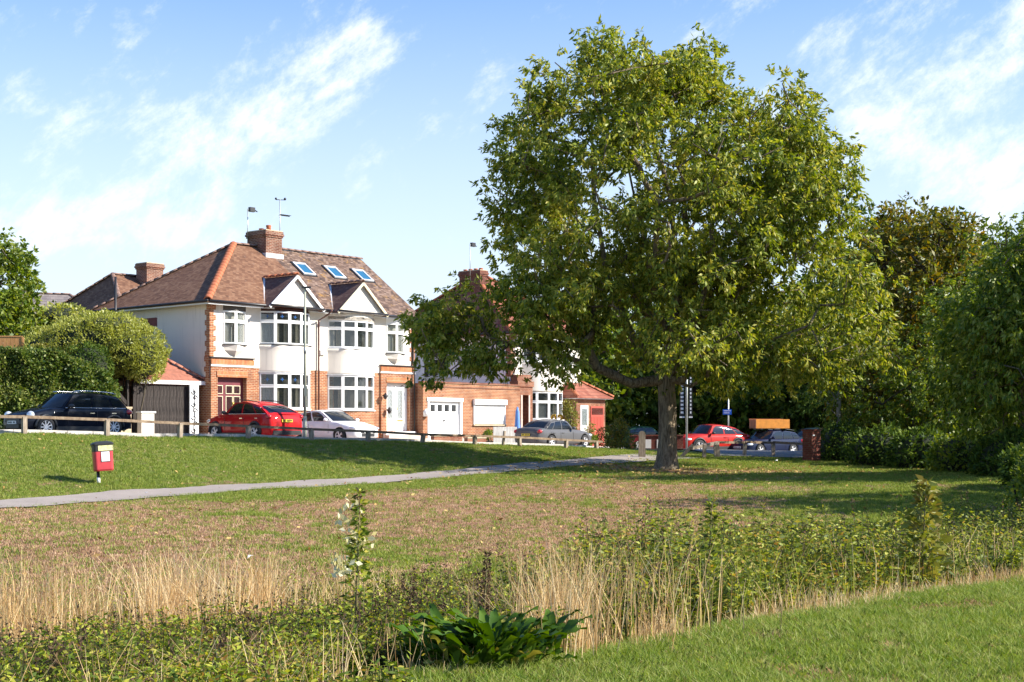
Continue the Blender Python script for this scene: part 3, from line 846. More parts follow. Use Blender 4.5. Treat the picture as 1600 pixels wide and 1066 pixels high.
        for (sx, sd0) in ((7.55, 2.05), (9.55, 2.05), (11.45, 2.05)):
            w_, hgt = .78, 1.05
            f = MB()
            for q in ((-w_ / 2, -w_ / 2 + .09, 0, hgt), (w_ / 2 - .09, w_ / 2, 0, hgt), (-w_ / 2 + .09, w_ / 2 - .09, 0, .09), (-w_ / 2 + .09, w_ / 2 - .09, hgt - .13, hgt)):
                f.box(q[0], q[1], q[2], q[3], 0, .09)
            o = f.build('skylight', M['lead'], root)
            o.location = (sx, sd0, ze + (sd0 + .5) * math.tan(pitch)); o.rotation_euler = (pitch, 0, 0)
            q = MB(); q.box(-w_ / 2 + .09, w_ / 2 - .09, .09, hgt - .13, .03, .06); q.build('skylight_pane', glass_mat('skylight_glass', (.03, .12, .22), 0) if 'skylight_glass' not in bpy.data.materials else bpy.data.materials['skylight_glass'], o)
            q = MB(); q.box(-w_ / 2 - .07, w_ / 2 + .07, -.08, -.001, .0, .03); q.box(-w_ / 2 - .07, -w_ / 2 - .001, 0, hgt + .05, 0, .05); q.box(-w_ / 2 - .07, w_ / 2 + .07, hgt + .001, hgt + .09, 0, .05); q.box(w_ / 2 + .001, w_ / 2 + .07, 0, hgt, 0, .05); q.build('skylight_flashing', M['black'], o)
    # front gable over the bay
    cx = X(4.25); gz0, ga = ZE + .03, 6.86; slope = (zr - ze) / (DR + .5); db = (ga - ze) / slope - .5
    tri = MB(); tri.extr([(cx - 1.56, -.70, gz0), (cx + 1.56, -.70, gz0), (cx, -.70, ga - .04)], (0, .12, 0)); tri.build('gable_wall', M['render'], root)
    for sgn in (-1, 1):
        e0, e1 = (cx + sgn * 1.62, -.84, gz0 - .02), (cx, -.84, ga + .04)
        b = MB(); b.slab([e0, e1, (cx, db + .15, ga + .04), (cx + sgn * 1.62, -.45, gz0 - .02)], .07)
        b.build('gable_roof', M['tile_shaded'] if sgn < 0 else (M['tile_brown'] if left else M['tile_mottled']), root)  # shade on the left slope is put in by darker tiles
        b = MB(); b.beam((e0[0], -.86, e0[2] - .06), (cx, -.86, ga - .03), .05, .12); b.build('barge_board', M['cream'] if not left else M['white'], root)
    ridge_run(root, (cx, -.84, ga + .07), (cx, db, ga + .07), M['ridge'] if left else M['ridge_dark'], .22, .45)
    v = MB(); v.beam((cx - 1.66, -.45, gz0 + .03), (cx - .02, db + .05, ga + .05), .10, .02); v.build('valley_lead', M['lead'], root)
    sb = MB(); sb.box(cx - 1.6, cx + 1.6, -.84, -.451, ZE - .0, ZE + .028); sb.build('bay_soffit', M['white'] if not left else M['brown_pipe'], root)
    bg = MB(); bg.tube([(cx - 1.6, -.9, ZE + .05), (cx + 1.6, -.9, ZE + .03)], .05, 8); bg.build('bay_gutter', M['black'], root)
    if left:
        # maroon double door set back
        d = MB(); d.box(.36, 1.95, .16, .24, -.18, 2.2); dr = d.build('front_door', M['purple'], root)
        for k, (a, b) in enumerate(((.46, .78), (1.0, 1.32), (1.42, 1.74))):
            q = MB(); q.box(a, b, .145, .16, .35, 1.35); q.box(a, b, .145, .16, 1.5, 1.82); q.build('door_glass', M['glass'], dr)
            q = MB()
            for z0, z1 in ((.35, 1.35), (1.5, 1.82)):
                q.box(a - .03, a, .13, .16, z0 - .03, z1 + .03); q.box(b, b + .03, .13, .16, z0 - .03, z1 + .03); q.box(a, b, .13, .16, z0 - .03, z0); q.box(a, b, .13, .16, z1, z1 + .03)
            q.build('door_panel_trim', M['cream'], dr)
            q = MB(); q.box(a, b, .18, .2, .35, 1.82); q.build('net_behind', M['curtain'], dr)
        q = MB(); q.ball((1.37, .12, 1.05), .05, 8, 6); q.box(1.33, 1.41, .12, .16, .95, 1.12); q.build('handle', M['brass'], dr)
    else:
        d = MB(); a, b = xr(.36, 1.95); d.box(a, b, .14, .22, -.18, 2.2); dr = d.build('front_door', M['white'], root)
        q = MB(); q.box(a, b, .10, .14, 2.1, 2.19); q.box(a, a + .09, .10, .14, -.18, 2.1); q.box(b - .09, b, .10, .14, -.18, 2.1); q.box((a + b) / 2 - .03, (a + b) / 2 + .03, .105, .14, -.18, 2.1); q.build('door_frame', M['white'], dr)
        for u in (a + .28, b - .62):
            q = MB(); q.box(u, u + .34, .125, .139, .45, 1.85); q.build('door_glass', M['glass'], dr)
            q = MB(); q.box(u + .02, u + .32, .15, .16, .5, 1.8)
            for k in range(7): z = .52 + k * .19; q.beam((u + .02, .118, z), (u + .17, .118, z + .16), .015, .01); q.beam((u + .32, .118, z), (u + .17, .118, z + .16), .015, .01)
            q.build('leaded_pattern', M['lead'], dr)
        q = MB(); q.box(b - .64, b - .26, .115, .139, .30, .37); q.build('letter_plate', M['brass'], dr)
        q = MB(); q.tube([((a + b) / 2 + .08, .08, .85), ((a + b) / 2 + .08, .08, 1.0)], .02, 6); q.build('handle', M['brass'], dr)
        for k in range(3):
            st = MB(); st.box(a - .25 - .1 * k, b + .25 + .1 * k, -.3 - .3 * (k), .0 if k == 0 else -.3 - .3 * (k - 1) - .001, -1.2, -.2 - .17 * k); st.build('step', M['white'] if k == 0 else M['pink_paving'], root)
        for hz, hx in ((1.55, 10.35), (.85, 10.62)):
            l = MB(); l.tube([(hx, -.1, hz), (hx, -.3, hz + .1)], .02, 6); l.lathe([(.02, .14), (.10, .02), (.13, 0), (.05, -.18)], (hx, -.3, hz), 8); l.build('wall_lantern', M['black'], root)
    if left: chimney(root, 5.8, 6.8, 3.2, 4.6, 7.7, 9.45, M['brick_chimney'], [(6.3, 3.6, .28), (6.35, 4.2, .18)], (8.0, 8.36))
    else:
        # shared downpipe between the bays and second one at the far corner
        d = MB(); d.tube([(6.35, -.85, ZE + .02), (6.35, -.6, ZE - .15), (6.18, -.12, ZE - .42), (6.18, -.12, -.9)], .045, 8); d.build('downpipe', M['brown_pipe'], root)
        d = MB(); d.tube([(12.5, -.5, ZE), (12.48, -.1, ZE - .35), (12.48, -.1, 3.2), (12.48, -.2, 3.0), (12.48, -.2, -.9)], .04, 8); d.build('downpipe', M['black'], root)
        bx = MB(); bx.box(6.3, 6.6, -.14, -.02, 3.4, 3.6); bx.build('alarm_box', M['white'], root)
    return root
H1L = semi('left'); H1R = semi('right')
a_ = W(5.75, 4.5, 9.5)
antenna('roof_aerial', 'small dark aerial on thin mast at left of the big chimney', a_, 1.1, 'dipole')
a_ = W(6.75, 3.3, 9.3)
antenna('roof_aerial', 'tall mast aerial with two arms standing right of the big chimney', a_, 1.75, 'yagi')

# ------------------------------------------------------------------ lean-to, boarded gate and piers left of the pair
def side_annex():
    r = thing('side_annex', 'low annex with salmon tiled roof and white fascia against the shaded side wall', 'annex', tuple(W(-.05, .6, 0)), SA)
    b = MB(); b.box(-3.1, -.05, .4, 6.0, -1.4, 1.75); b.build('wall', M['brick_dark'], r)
    ze, za = 1.98, 3.5
    xa, ya = -1.95, 1.75
    for k in range(8):                                              # long interlocking courses
        f0, f1 = k / 8, (k + 1) / 8
        yl = lambda f: -.25 + (ya + .25) * f; xl = lambda f: -3.3 + .9 * f; xrr = lambda f: .05 + (xa - .05) * f
        z0, z1 = ze + (za - ze) * f0, ze + (za - ze) * f1
        b = MB(); b.slab([(xl(f0), yl(f0), z0 + .05), (xrr(f0), yl(f0), z0 + .05), (xrr(f1), yl(f1), z1), (xl(f1), yl(f1), z1)], .07)
        b.build('tile_course', M['tile_salmon'], r)
    b = MB(); b.slab([(.05, -.25, ze + .03), (.05, 6.0, ze + .03), (xa, 6.0, za), (xa, ya, za)], .06); b.build('end_slope', M['tile_salmon'], r)
    b = MB(); b.slab([(-3.3, 6.0, ze + .03), (-3.3, -.25, ze + .03), (-2.4, ya, za), (-2.4, 6, za)], .06); b.build('left_slope', M['tile_salmon'], r)
    b = MB(); b.box(-2.4, xa, ya, 6, za - .06, za); b.build('flat_top', M['lead'], r)
    ridge_run(r, (.05, -.25, ze + .08), (xa, ya, za + .05), M['ridge_salmon'], .24, .36, 'hip_tile')
    b = MB(); b.box(-3.3, .05, -.31, -.255, 1.84, 2.0); b.build('fascia', M['white'], r)
    b = MB(); b.box(-3.3, .05, -.25, .4, 1.80, 1.84); b.build('soffit', M['brown_pipe'], r)
    # shaded maroon wall between the scroll panel and the brick corner
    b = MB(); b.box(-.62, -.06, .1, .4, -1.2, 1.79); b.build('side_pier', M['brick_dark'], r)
M['tile_salmon'] = pm('salmon_tiles', (.30, .115, .075), .8, .2, 5, .006)
M['ridge_salmon'] = pm('salmon_ridge', (.36, .14, .09), .8, .15, 6, .006)
side_annex()

def boarded_gate():
    r = thing('boarded_gate', 'tall gate of black weathered vertical boards beside the annex', 'gate', tuple(W(-3.62, .42, gz(*W(-3, 0)[:2]))), SA)
    x = 0; i = 0
    me = {}
    while x < 2.7:
        w = (.17, .145, .19)[i % 3]
        if (i % 3) not in me:
            b = MB(); b.box(0, w - .012, -.02, .012, 0, 2.36); me[i % 3] = b.mesh('board'); me[i % 3].materials.append(M['gate_wood'])
        o = link('board', me[i % 3], r); o.location = (x, random.uniform(-.008, .008), random.uniform(-.03, .03)); x += w; i += 1
    b = MB()
    for z in (.3, 1.9): b.box(0, 2.7, .02, .09, z, z + .12)
    b.build('brace', M['gate_wood'], r)
boarded_gate()

def scroll_panel():
    p = W(-.92, .2, 0); z = gz(p.x, p.y)
    r = thing('ornamental_panel', 'narrow white upright panel with black wrought scrollwork next to the boarded gate', 'panel', (p.x, p.y, z), SA)
    b = MB(); b.box(0, .46, -.03, .03, 0, 2.45); b.build('panel', M['white'], r)
    s = MB()
    def spiral(cx, cz, r0, turn, dirn, n=16):
        return [(cx + dirn * math.cos(t * turn) * r0 * (1 - t / 1.15), -.045, cz + math.sin(t * turn) * r0 * (1 - t / 1.15)) for t in [k / n for k in range(n + 1)]]
    for k, cz in enumerate((.45, .72, 1.0, 1.28, 1.56, 1.84, 2.1)):
        d = 1 if k % 2 else -1
        s.tube(spiral(.23 + d * .03, cz, .13, 6.5 if k % 2 else -6.5, d), .017, 5)
    s.tube([(.23 + .03 * math.sin(z * 8), -.05, z) for z in np.linspace(.25, 2.25, 24)], .016, 5)
    s.build('scrollwork', M['ink'], r)
scroll_panel()

def block_piers():
    p = W(-4.35, -.3, 0); z = gz(p.x, p.y)
    r = thing('block_pier', 'beige block gatepost behind the dark blue car', 'gatepost', (p.x, p.y, z), SA)
    b = MB(); b.box(-.55, .15, 0, .35, 0, 1.25); b.build('pier', M['stone'], r)
    b = MB(); b.box(-.58, .18, -.03, .38, 1.251, 1.33); b.build('coping', M['stone'], r)
    p = W(-3.62, -.35, 0); z = gz(p.x, p.y)
    r = thing('white_pier', 'short white rendered gatepost with flat cap in front of the boarded gate', 'gatepost', (p.x, p.y, z), SA)
    b = MB(); b.box(-.12, .5, 0, .3, 0, 1.1); b.build('pier', M['render'], r)
    b = MB(); b.box(-.16, .56, -.04, .34, 1.101, 1.17); b.build('cap', M['white'], r)
block_piers()

def trellis():
    p = W(-5.35, .1, 0); z = gz(p.x, p.y)
    r = thing('slatted_screen', 'black diagonal-slatted timber screen behind the dark blue car', 'screen', (p.x, p.y, z + 1.3), SA)
    b = MB(); b.box(1.2, 1.28, -.04, .04, -1.3, 1.45); b.box(.0, .07, -.04, .04, -1.3, 1.45); b.build('frame', M['gate_wood'], r)
    for k in range(9):
        b = MB(); x0, z0 = .05, .95 - k * .26 + .35
        x1, z1 = 1.2, z0 - 1.15
        b.beam((x0, 0, z0), (x1, 0, z1), .03, .15); o = b.build('slat', M['gate_wood'], r)
        if z1 < -1.3 and z0 < -.6: break
    for k in range(5):
        b = MB(); b.beam((0, 0.02, .3 + .25 * k - .9), (-.85, .02, -.4 + .25 * k - .9), .03, .14); b.build('slat', M['gate_wood'], r)
trellis()

# ------------------------------------------------------------------ garage in the gap
def garage():
    r = thing('garage', 'flat-topped brick garage between the houses with white up-and-over door and white roller shutter', 'garage', tuple(W(12.62, 0, 0)), SA)
    D0 = -.65; z0 = -1.7; zt = 2.22
    dx0, dx1, dzt = .32, 2.88, 1.42           # door opening
    wx0, wx1, wzb, wzt = 3.78, 6.2, .18, 1.46
    b = MB()
    b.box(0, dx0, D0, D0 + .3, z0, zt); b.box(dx0, dx1, D0, D0 + .3, dzt, zt); b.box(dx1, wx0, D0, D0 + .3, z0, zt)
    b.box(wx0, wx1, D0, D0 + .3, wzt, zt); b.box(wx0, wx1, D0, D0 + .3, z0, wzb); b.box(wx1, 7.48, D0, D0 + .3, z0, zt)
    b.box(0, 7.48, D0 + .3, 6, z0, zt); b.build('wall', M['brick'], r)
    for k in range(17):                                           # coping bricks on edge
        c = MB(); c.box(-.04 + k * .443, -.04 + k * .443 + .436, D0 - .05, D0 + .3, zt + .001, zt + .09); c.build('coping', M['brick_red'], r)
    c = MB(); c.box(-.03, 7.5, D0 - .035, D0 - .0005, zt - .2, zt - .13); c.build('band', M['brick_red'], r)
    f = MB(); f.box(dx0, dx0 + .12, D0 - .03, D0 + .12, z0, dzt - .1); f.box(dx1 - .12, dx1, D0 - .03, D0 + .12, z0, dzt - .1); f.box(dx0 - .05, dx1 + .05, D0 - .06, D0 + .12, dzt - .1, dzt + .08); f.build('door_frame', M['white'], r)
    d = MB(); d.box(dx0 + .12, dx1 - .12, D0 + .1, D0 + .16, -1.1, dzt - .1); dr = d.build('garage_door', M['white'], r)
    for k in range(24):
        x = dx0 + .14 + k * (dx1 - dx0 - .28) / 24; d = MB(); d.box(x, x + .075, D0 + .085, D0 + .1, -1.0, dzt - .75); d.build('door_slat', M['white'], dr)
    for k in range(4):
        x = dx0 + .35 + k * .52; q = MB(); q.box(x, x + .26, D0 + .08, D0 + .1, dzt - .58, dzt - .3); q.build('door_light', M['glass'], dr)
        q = MB(); q.box(x - .03, x + .29, D0 + .092, D0 + .0995, dzt - .61, dzt - .27); q.build('light_surround', M['black'], dr)
    q = MB(); q.ball(((dx0 + dx1) / 2, D0 + .06, .35), .05, 8, 6); q.build('handle', M['black'], dr)
    s = MB(); s.box(wx0 - .08, wx1 + .08, D0 - .16, D0 - .001, wzt - .27, wzt); s.build('shutter_box', M['white'], r)
    for k in range(14):
        z = wzb + k * (wzt - .27 - wzb) / 14; s = MB(); s.box(wx0, wx1, D0 - .02, D0 + .03, z, z + .069); s.build('shutter_slat', M['white'], r)
    s = MB(); s.box(wx0 - .05, wx0, D0 - .06, D0 + .03, wzb - .03, wzt - .27); s.box(wx1, wx1 + .05, D0 - .06, D0 + .03, wzb - .03, wzt - .27); s.build('shutter_guide', M['white'], r)
    s = MB(); s.box(wx0 - .08, wx1 + .08, D0 - .1, D0 - .002, wzb - .1, wzb - .031); s.build('window_sill', M['stone'], r)
    p = MB(); p.lathe([(.16, 0), (.15, .25), (.05, .38)], (.13, D0 - .1, .55), 10); p.build('wall_lamp', M['white'], r)
    a = MB(); a.box(-.35, 0, -.3, 0.35, 2.2, 2.3); 
    return r
garage()
def grey_gate():
    p = W(16.85, -1.6, 0); z = gz(p.x, p.y)
    r = thing('board_fence', 'short run of grey upright boards below the roller shutter', 'fence', (p.x, p.y, z), SA)
    for k in range(15):
        b = MB(); b.box(k * .125, k * .125 + .115, -.015, .015, 0, 1.02 + .02 * random.random()); b.build('board', M['grey_boards'], r)
    b = MB(); b.box(0, 1.87, .016, .06, .7, .8); b.build('rail', M['grey_boards'], r)
grey_gate()

# ------------------------------------------------------------------ second house, right of the garage
M['brick_chimney2'] = brick_mat('dark_chimney_brick', (.22, .07, .04), (.13, .04, .03), (.2, .13, .1))
def house_two():
    r = thing('detached_house', 'white house with pinkish red tiled roof half hidden behind the big tree', 'house', tuple(W(20.12, 0, 0)), SA, 'houses facing the green')
    zb, ze = -2.0, 5.05; dep = 10.2; wd = 6.2
    b = MB(); b.box(.35, wd, .0, dep, 2.45, ze - .02); b.build('rendered_wall', M['render'], r)
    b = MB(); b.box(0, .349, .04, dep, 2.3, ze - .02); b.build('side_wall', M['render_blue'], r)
    b = MB(); b.box(0.01, wd, .05, dep, zb, 2.3); b.box(.36, wd, .02, .05, 2.3, 2.45); b.build('brick_wall', M['brick_red'], r)
    # quoins
    z = 2.75; i = 0
    while z < ze - .2:
        q = MB(); w = .34 if i % 2 else .22; q.box(-.03, w, -.03, .56 - w, z, z + .215); q.build('quoin', M['brick_red'], r); z += .225; i += 1
    # porch with narrow arch
    p = MB(); p.box(0, .3, -.5, .04, zb, 2.2); p.box(.95, 1.25, -.5, .04, zb, 2.2); p.box(.3, .95, -.5, .04, 1.75, 2.2); p.box(-.05, 1.3, -.56, .04, 2.201, 2.5); p.box(0.02, 1.2, -.45, .0, 2.501, 2.85); p.build('porch', M['brick_red'], r)
    for sx in (.305, .945):
        q = MB(); q.box(sx - .06, sx + .06, -.53, -.501, -1.0, 1.75); q.build('pale_quoin', M['pink_paving'], r)
    pts = [(2.65 + x * 1.12, y * 1.15) for x, y in BAYF]
    bay_body(r, 'bay_apron', 2.65, 1.95, 3.55, M['render'], .02, .05, [(x * 1.12, y * 1.15) for x, y in BAYF])
    bay_body(r, 'bay_base', 2.65, zb, .38, M['render'], .0, 0, [(x * 1.12, y * 1.15) for x, y in BAYF])
    window_unit(r, 'bay_window', pts, .44, 1.95, 1.4, ['both', 'net', 'both', 'both', 'net'])
    window_unit(r, 'bay_window', pts, 3.6, 4.9, 4.5, [0, 'both', 'net', 'both', 0])
    sill(r, 'window_sill', pts, .385, M['white'], .1, .05); sill(r, 'window_sill', pts, 3.55, M['white'], .1, .045)
    window_unit(r, 'front_window', [(4.9, -.03), (5.7, -.03)], 2.75, 4.2, 3.75, ['both'], 2)
    window_unit(r, 'side_window', [(-.035, 6.1), (-.035, 4.5)], 2.85, 4.4, 3.9, [0, 'net'], 2)
    s = MB(); s.box(-.16, -.0, 4.35, 6.25, 2.76, 2.84); s.build('window_sill', M['lead'], r)
    f = MB(); f.box(-.4, wd + .4, -.42, .0, ze - .02, ze + .0); f.box(-.4, -.01, .0, dep + .3, ze - .02, ze); f.build('soffit', M['white'], r)
    f = MB(); f.tube([(-.45, -.48, ze + .05), (wd + .4, -.48, ze + .02)], .06, 8); f.tube([(-.45, -.48, ze + .05), (-.45, dep + .3, ze + .03)], .06, 8); f.build('gutter', M['black'], r)
    e = .45; zt = 8.75; A, B = (2.9, 5.1, zt), (3.9, 5.1, zt); c0, c1, c2, c3 = (-e, -e, ze + .04), (wd + e, -e, ze + .04), (wd + e, dep + e, ze + .04), (-e, dep + e, ze + .04)
    for nm, poly in (('front_roof', [c0, c1, B, A]), ('side_roof', [c3, c0, A]), ('back_roof', [c2, c3, A, B]), ('end_roof', [c1, c2, B])):
        roof_slab(r, nm, poly, M['tile_red'])
    for c, t in ((c0, A), (c3, A), (c1, B)): ridge_run(r, (c[0], c[1], c[2] + .03), t, M['ridge'], .3, .5, 'hip_tile', .11)
    c = chimney(r, 2.0, 2.6, 4.0, 5.6, 6.8, 8.95, M['brick_chimney2'], [(2.3, 4.2, .12), (2.3, 4.6, .12), (2.3, 5.0, .12), (2.3, 5.4, .12)])
    # front annex with hipped roof
    ax0, ax1, ad = 4.55, 7.25, -.95; za = 1.6
    b = MB(); b.box(ax0, ax1, ad, 1.2, zb, za); b.build('annex_wall', M['brick_red'], r)
    b = MB(); b.box(ax0 - .3, ax1 + .3, ad - .3, 1.2, za + .001, za + .1); b.build('annex_fascia', M['white'], r)
    q0, q1, q2, q3, t0, t1 = (ax0 - .35, ad - .35, za + .1), (ax1 + .35, ad - .35, za + .1), (ax1 + .35, 1.3, za + .1), (ax0 - .35, 1.3, za + .1), (ax0 + .5, .1, za + 1.0), (ax1 - .9, .1, za + 1.0)
    for nm, poly in (('annex_front_roof', [q0, q1, t1, t0]), ('annex_side_roof', [q3, q0, t0]), ('annex_end_roof', [q1, q2, t1]), ('annex_back_roof', [q2, q3, t0, t1])):
        roof_slab(r, nm, poly, M['tile_red'], .06)
    ridge_run(r, (q0[0], q0[1], q0[2] + .03), t0, M['ridge'], .22, .4, 'hip_tile'); ridge_run(r, (q1[0], q1[1], q1[2] + .03), t1, M['ridge'], .22, .4, 'hip_tile')
    d = MB(); d.box(ax0 + .35, ax0 + 1.05, ad - .04, ad - .001, -1.1, 1.25); dd = d.build('side_door', M['white'], r)
    q = MB(); q.box(ax0 + .45, ax0 + .95, ad - .05, ad - .041, .1, 1.05); q.build('door_glass', M['glass'], dd)
    d = MB(); d.box(ax0 + 1.3, ax1 - .2, ad - .04, ad - .001, -1.1, 1.2); dd = d.build('garage_door', M['red_door'], r)
    for k in range(8): q = MB(); x = ax0 + 1.36 + k * .14; q.box(x, x + .11, ad - .055, ad - .041, -1.0, .6); q.build('door_board', M['red_door'], dd)
    q = MB(); q.box(ax0 + 1.36, ax1 - .26, ad - .05, ad - .041, .72, 1.1); q.build('door_light', M['glass'], dd)
house_two()
antenna('roof_aerial', 'thin aerial on the red brick chimney behind the tree', W(21.5, 4.2, 9.1), 1.3, 'dipole')

# ------------------------------------------------------------------ houses glimpsed behind on the left
def back_house(name, label, loc, rz, w, d, ze, zr, tile, ch=None, gable=False):
    r = thing(name, label, 'house', loc, rz)
    b = MB(); b.box(-w / 2, w / 2, -d / 2, d / 2, -2, ze); b.build('wall', M['render'], r)
    e = .5; z = ze; k = w * .18
    A, B = (-k, 0, zr), (k, 0, zr); c0, c1, c2, c3 = (-w / 2 - e, -d / 2 - e, z), (w / 2 + e, -d / 2 - e, z), (w / 2 + e, d / 2 + e, z), (-w / 2 - e, d / 2 + e, z)
    for nm, poly in (('front_roof', [c0, c1, B, A]), ('left_roof', [c3, c0, A]), ('back_roof', [c2, c3, A, B]), ('right_roof', [c1, c2, B])): roof_slab(r, nm, poly, tile)
    for c, t in ((c0, A), (c1, B), (c3, A)): ridge_run(r, (c[0], c[1], c[2] + .02), t, M['ridge_dark'], .26, .6, 'hip_tile')
    ridge_run(r, A, B, M['ridge_dark'], .26, .6)
    if ch: chimney(r, *ch)
    window_unit(r, 'window', [(-1, -d / 2 - .03), (1, -d / 2 - .03)], ze - 2, ze - .5, ze - 1, [0], 3)
    return r
p = at(196, 480, 80)
back_house('neighbour_house', 'brown-roofed house with square red chimney showing behind the pair at left', (p.x, p.y, 0), SA, 4.6, 6.6, 6.2, 8.5, M['tile_brown'],
           (.5, 1.6, -1.3, -.3, 7.0, 9.15, M['brick_chimney'], [(1.0, -.8, .08)]))
p = at(76, 470, 104)
back_house('distant_house', 'small grey tiled roof showing above the hedges at far left', (p.x, p.y, 0), .3, 8, 7, 7.6, 9.7, M['tile_grey'])
# ------------------------------------------------------------------ timber knee rail fences
def post_mesh(h, w=.13):
    b = MB(); b.hexa([(-w / 2, -w / 2, -.3), (w / 2, -w / 2, -.3), (w / 2, w / 2, -.3), (-w / 2, w / 2, -.3), (-w / 2, -w / 2, h - .03), (w / 2, -w / 2, h - .03), (w / 2, w / 2, h + .02), (-w / 2, w / 2, h + .02)])
    me = b.mesh('post'); me.materials.append(M['post_wood']); return me
def knee_rail_left():
    pts = []
    p0 = fence_pt(0); p1 = fence_pt(1); d = (p1 - p0); d.z = 0
    pts.append(p0 - d * 1.0); pts += [fence_pt(i) for i in range(11)]
    pts[-1] = at(932, 700, 60.4)
    r = thing('knee_rail_fence', 'long low timber knee rail on the grass in front of the parked cars', 'fence', tuple(fence_pt(0)))
    o0 = Vector(r.location); me = post_mesh(.60)
    tops = []
    for i, p in enumerate(pts):
        z = gz(p.x, p.y); j = max(0, i - 1); hp = max(.3, (HY - RAILY[j]) / F_PX * p.y - z) if i else .52
        o = link('post', me, r); o.scale = (1, 1, (hp + .02) / .6)
        o.location = Vector((p.x, p.y, z)) - o0; lean = (random.uniform(-.06, .06), random.uniform(-.05, .05))
        if i == 7: lean = (.0, .16)
        if i >= 9: lean = (0, .12 * (1 if i == 10 else -.6))
        o.rotation_euler = (lean[0], lean[1], SA + random.uniform(-.1, .1))
        tops.append(Vector((p.x, p.y, z + hp + random.uniform(-.012, .012))) - o0)
    for i in range(len(tops) - 1):
        b = MB(); a, c = tops[i].copy(), tops[i + 1].copy(); u = (c - a).normalized()
        if i == len(tops) - 2: c += u * .35
        b.beam(a + u * .01, c - u * .01, .10, .085); b.build('rail', M['rail_wood'], r)
    b = MB()
    q = pts[9] + Vector((-.7, -.45, 0)); b.tube([Vector((q.x, q.y, gz(q.x, q.y) - .2)) - o0, Vector((q.x + .1, q.y, gz(q.x, q.y) + .6)) - o0], .06, 6); b.build('post', M['post_wood'], r)
knee_rail_left()
def knee_rail_right():
    X = [(1068, 716, 57), (1100, 712, 57.5), (1121, 711, 58.5), (1163, 712, 60), (1208, 714, 61), (1262, 720, 60)]
    P = [at(*x) for x in X]
    r = thing('knee_rail_fence', 'shorter broken knee rail right of the big tree with its left end fallen', 'fence', tuple(P[1]))
    o0 = Vector(r.location); me = post_mesh(.56); tp = []
    for i, p in enumerate(P):
        z = gz(p.x, p.y); tp.append(Vector((p.x, p.y, z)) - o0)
    for i in range(1, 6):
        o = link('post', me, r); o.location = tp[i]; o.rotation_euler = (0, (.0, .05, -.1, 0.06, .02, .1)[i], random.uniform(-.2, .2))
        if i == 2: o.scale = (1.7, 1.4, 1.12)
    b = MB(); b.beam(tp[0] + Vector((-.1, 0, .02)), tp[0] + Vector((.38, 0, .52)), .12, .12); b.build('fallen_post', M['post_wood'], r)
    hs = [(.42, .60), (.60, .58), (.6, .55), (.55, .5)]
    b = MB(); b.beam(tp[0] + Vector((.3, -.08, .38)), tp[2] + Vector((.0, -.08, .60)), .12, .13); b.build('rail', M['post_wood'], r)
    for i in range(2, 5): b = MB(); b.beam(tp[i] + Vector((.02, 0, .62)), tp[i + 1] + Vector((-.02, 0, .6)), .11, .1); b.build('rail', M['rail_wood'], r)
knee_rail_right()

# ------------------------------------------------------------------ red bin on its post
def dog_bin():
    p = at(155, 755, 35.6); z = gz(p.x, p.y)
    r = thing('litter_bin', 'tilted red litter bin with dark domed lid on a thin post beside the path', 'bin', (p.x, p.y, z)); r.rotation_euler = (R(-2), R(-3.5), R(26)); r.scale = (1.08, 1.08, 1.08)
    b = MB(); b.tube([(0, .04, -.25), (0, .04, .35)], .035, 8); b.build('post', M['black'], r)
    b = MB(); b.tube([(0, .04, .03), (0, .04, .16)], .038, 8); b.build('post_sleeve', M['white'], r)
    def rr(w, d, z, off=0):
        v = []; rad = .06
        for cx, cy, a0 in ((w / 2 - rad, d / 2 - rad, 0), (-w / 2 + rad, d / 2 - rad, 90), (-w / 2 + rad, -d / 2 + rad, 180), (w / 2 - rad, -d / 2 + rad, 270)):
            for k in range(5): a = R(a0 + k * 22.5); v.append((cx + rad * math.cos(a) + off, cy + rad * math.sin(a), z))
        return v
    def shell(levels):
        m = MB(); vs = []; n = 20; fs = []
        for l in levels: vs += rr(*l)
        for j in range(len(levels) - 1):
            for k in range(n): a = j * n + k; c = j * n + (k + 1) % n; fs.append((a, c, c + n, a + n))
        fs.append(tuple(range(n))); fs.append(tuple(range((len(levels) - 1) * n, len(levels) * n))); m.add(vs, fs, False); return m
    body = shell([(.40, .30, .30, .12), (.42, .34, .34, .12), (.43, .36, .75, .12)]).build('body', M['red_plastic'], r)
    shell([(.436, .366, .751, .12), (.44, .37, .90, .12)]).build('rim_band', M['plastic'], r)
    st = MB(); st.box(.0, .325, -.192, -.186, .765, .885); st.box(.342, .348, -.15, .12, .765, .885); st.build('sticker', M['sticker'], r)
    st = MB(); st.box(.06, .245, -.19, -.176, .52, .74); st.build('notice', M['white'], r)
    st = MB(); st.box(.05, .255, -.182, -.175, .51, .75); st.build('notice_frame', M['ink'], r)
    lid = MB(); lv = [(.47, .40, .895, .12), (.48, .41, .93, .12), (.40, .34, .965, .12), (.22, .2, .985, .12)]; shell(lv).build('lid', M['plastic'], r)
dog_bin()

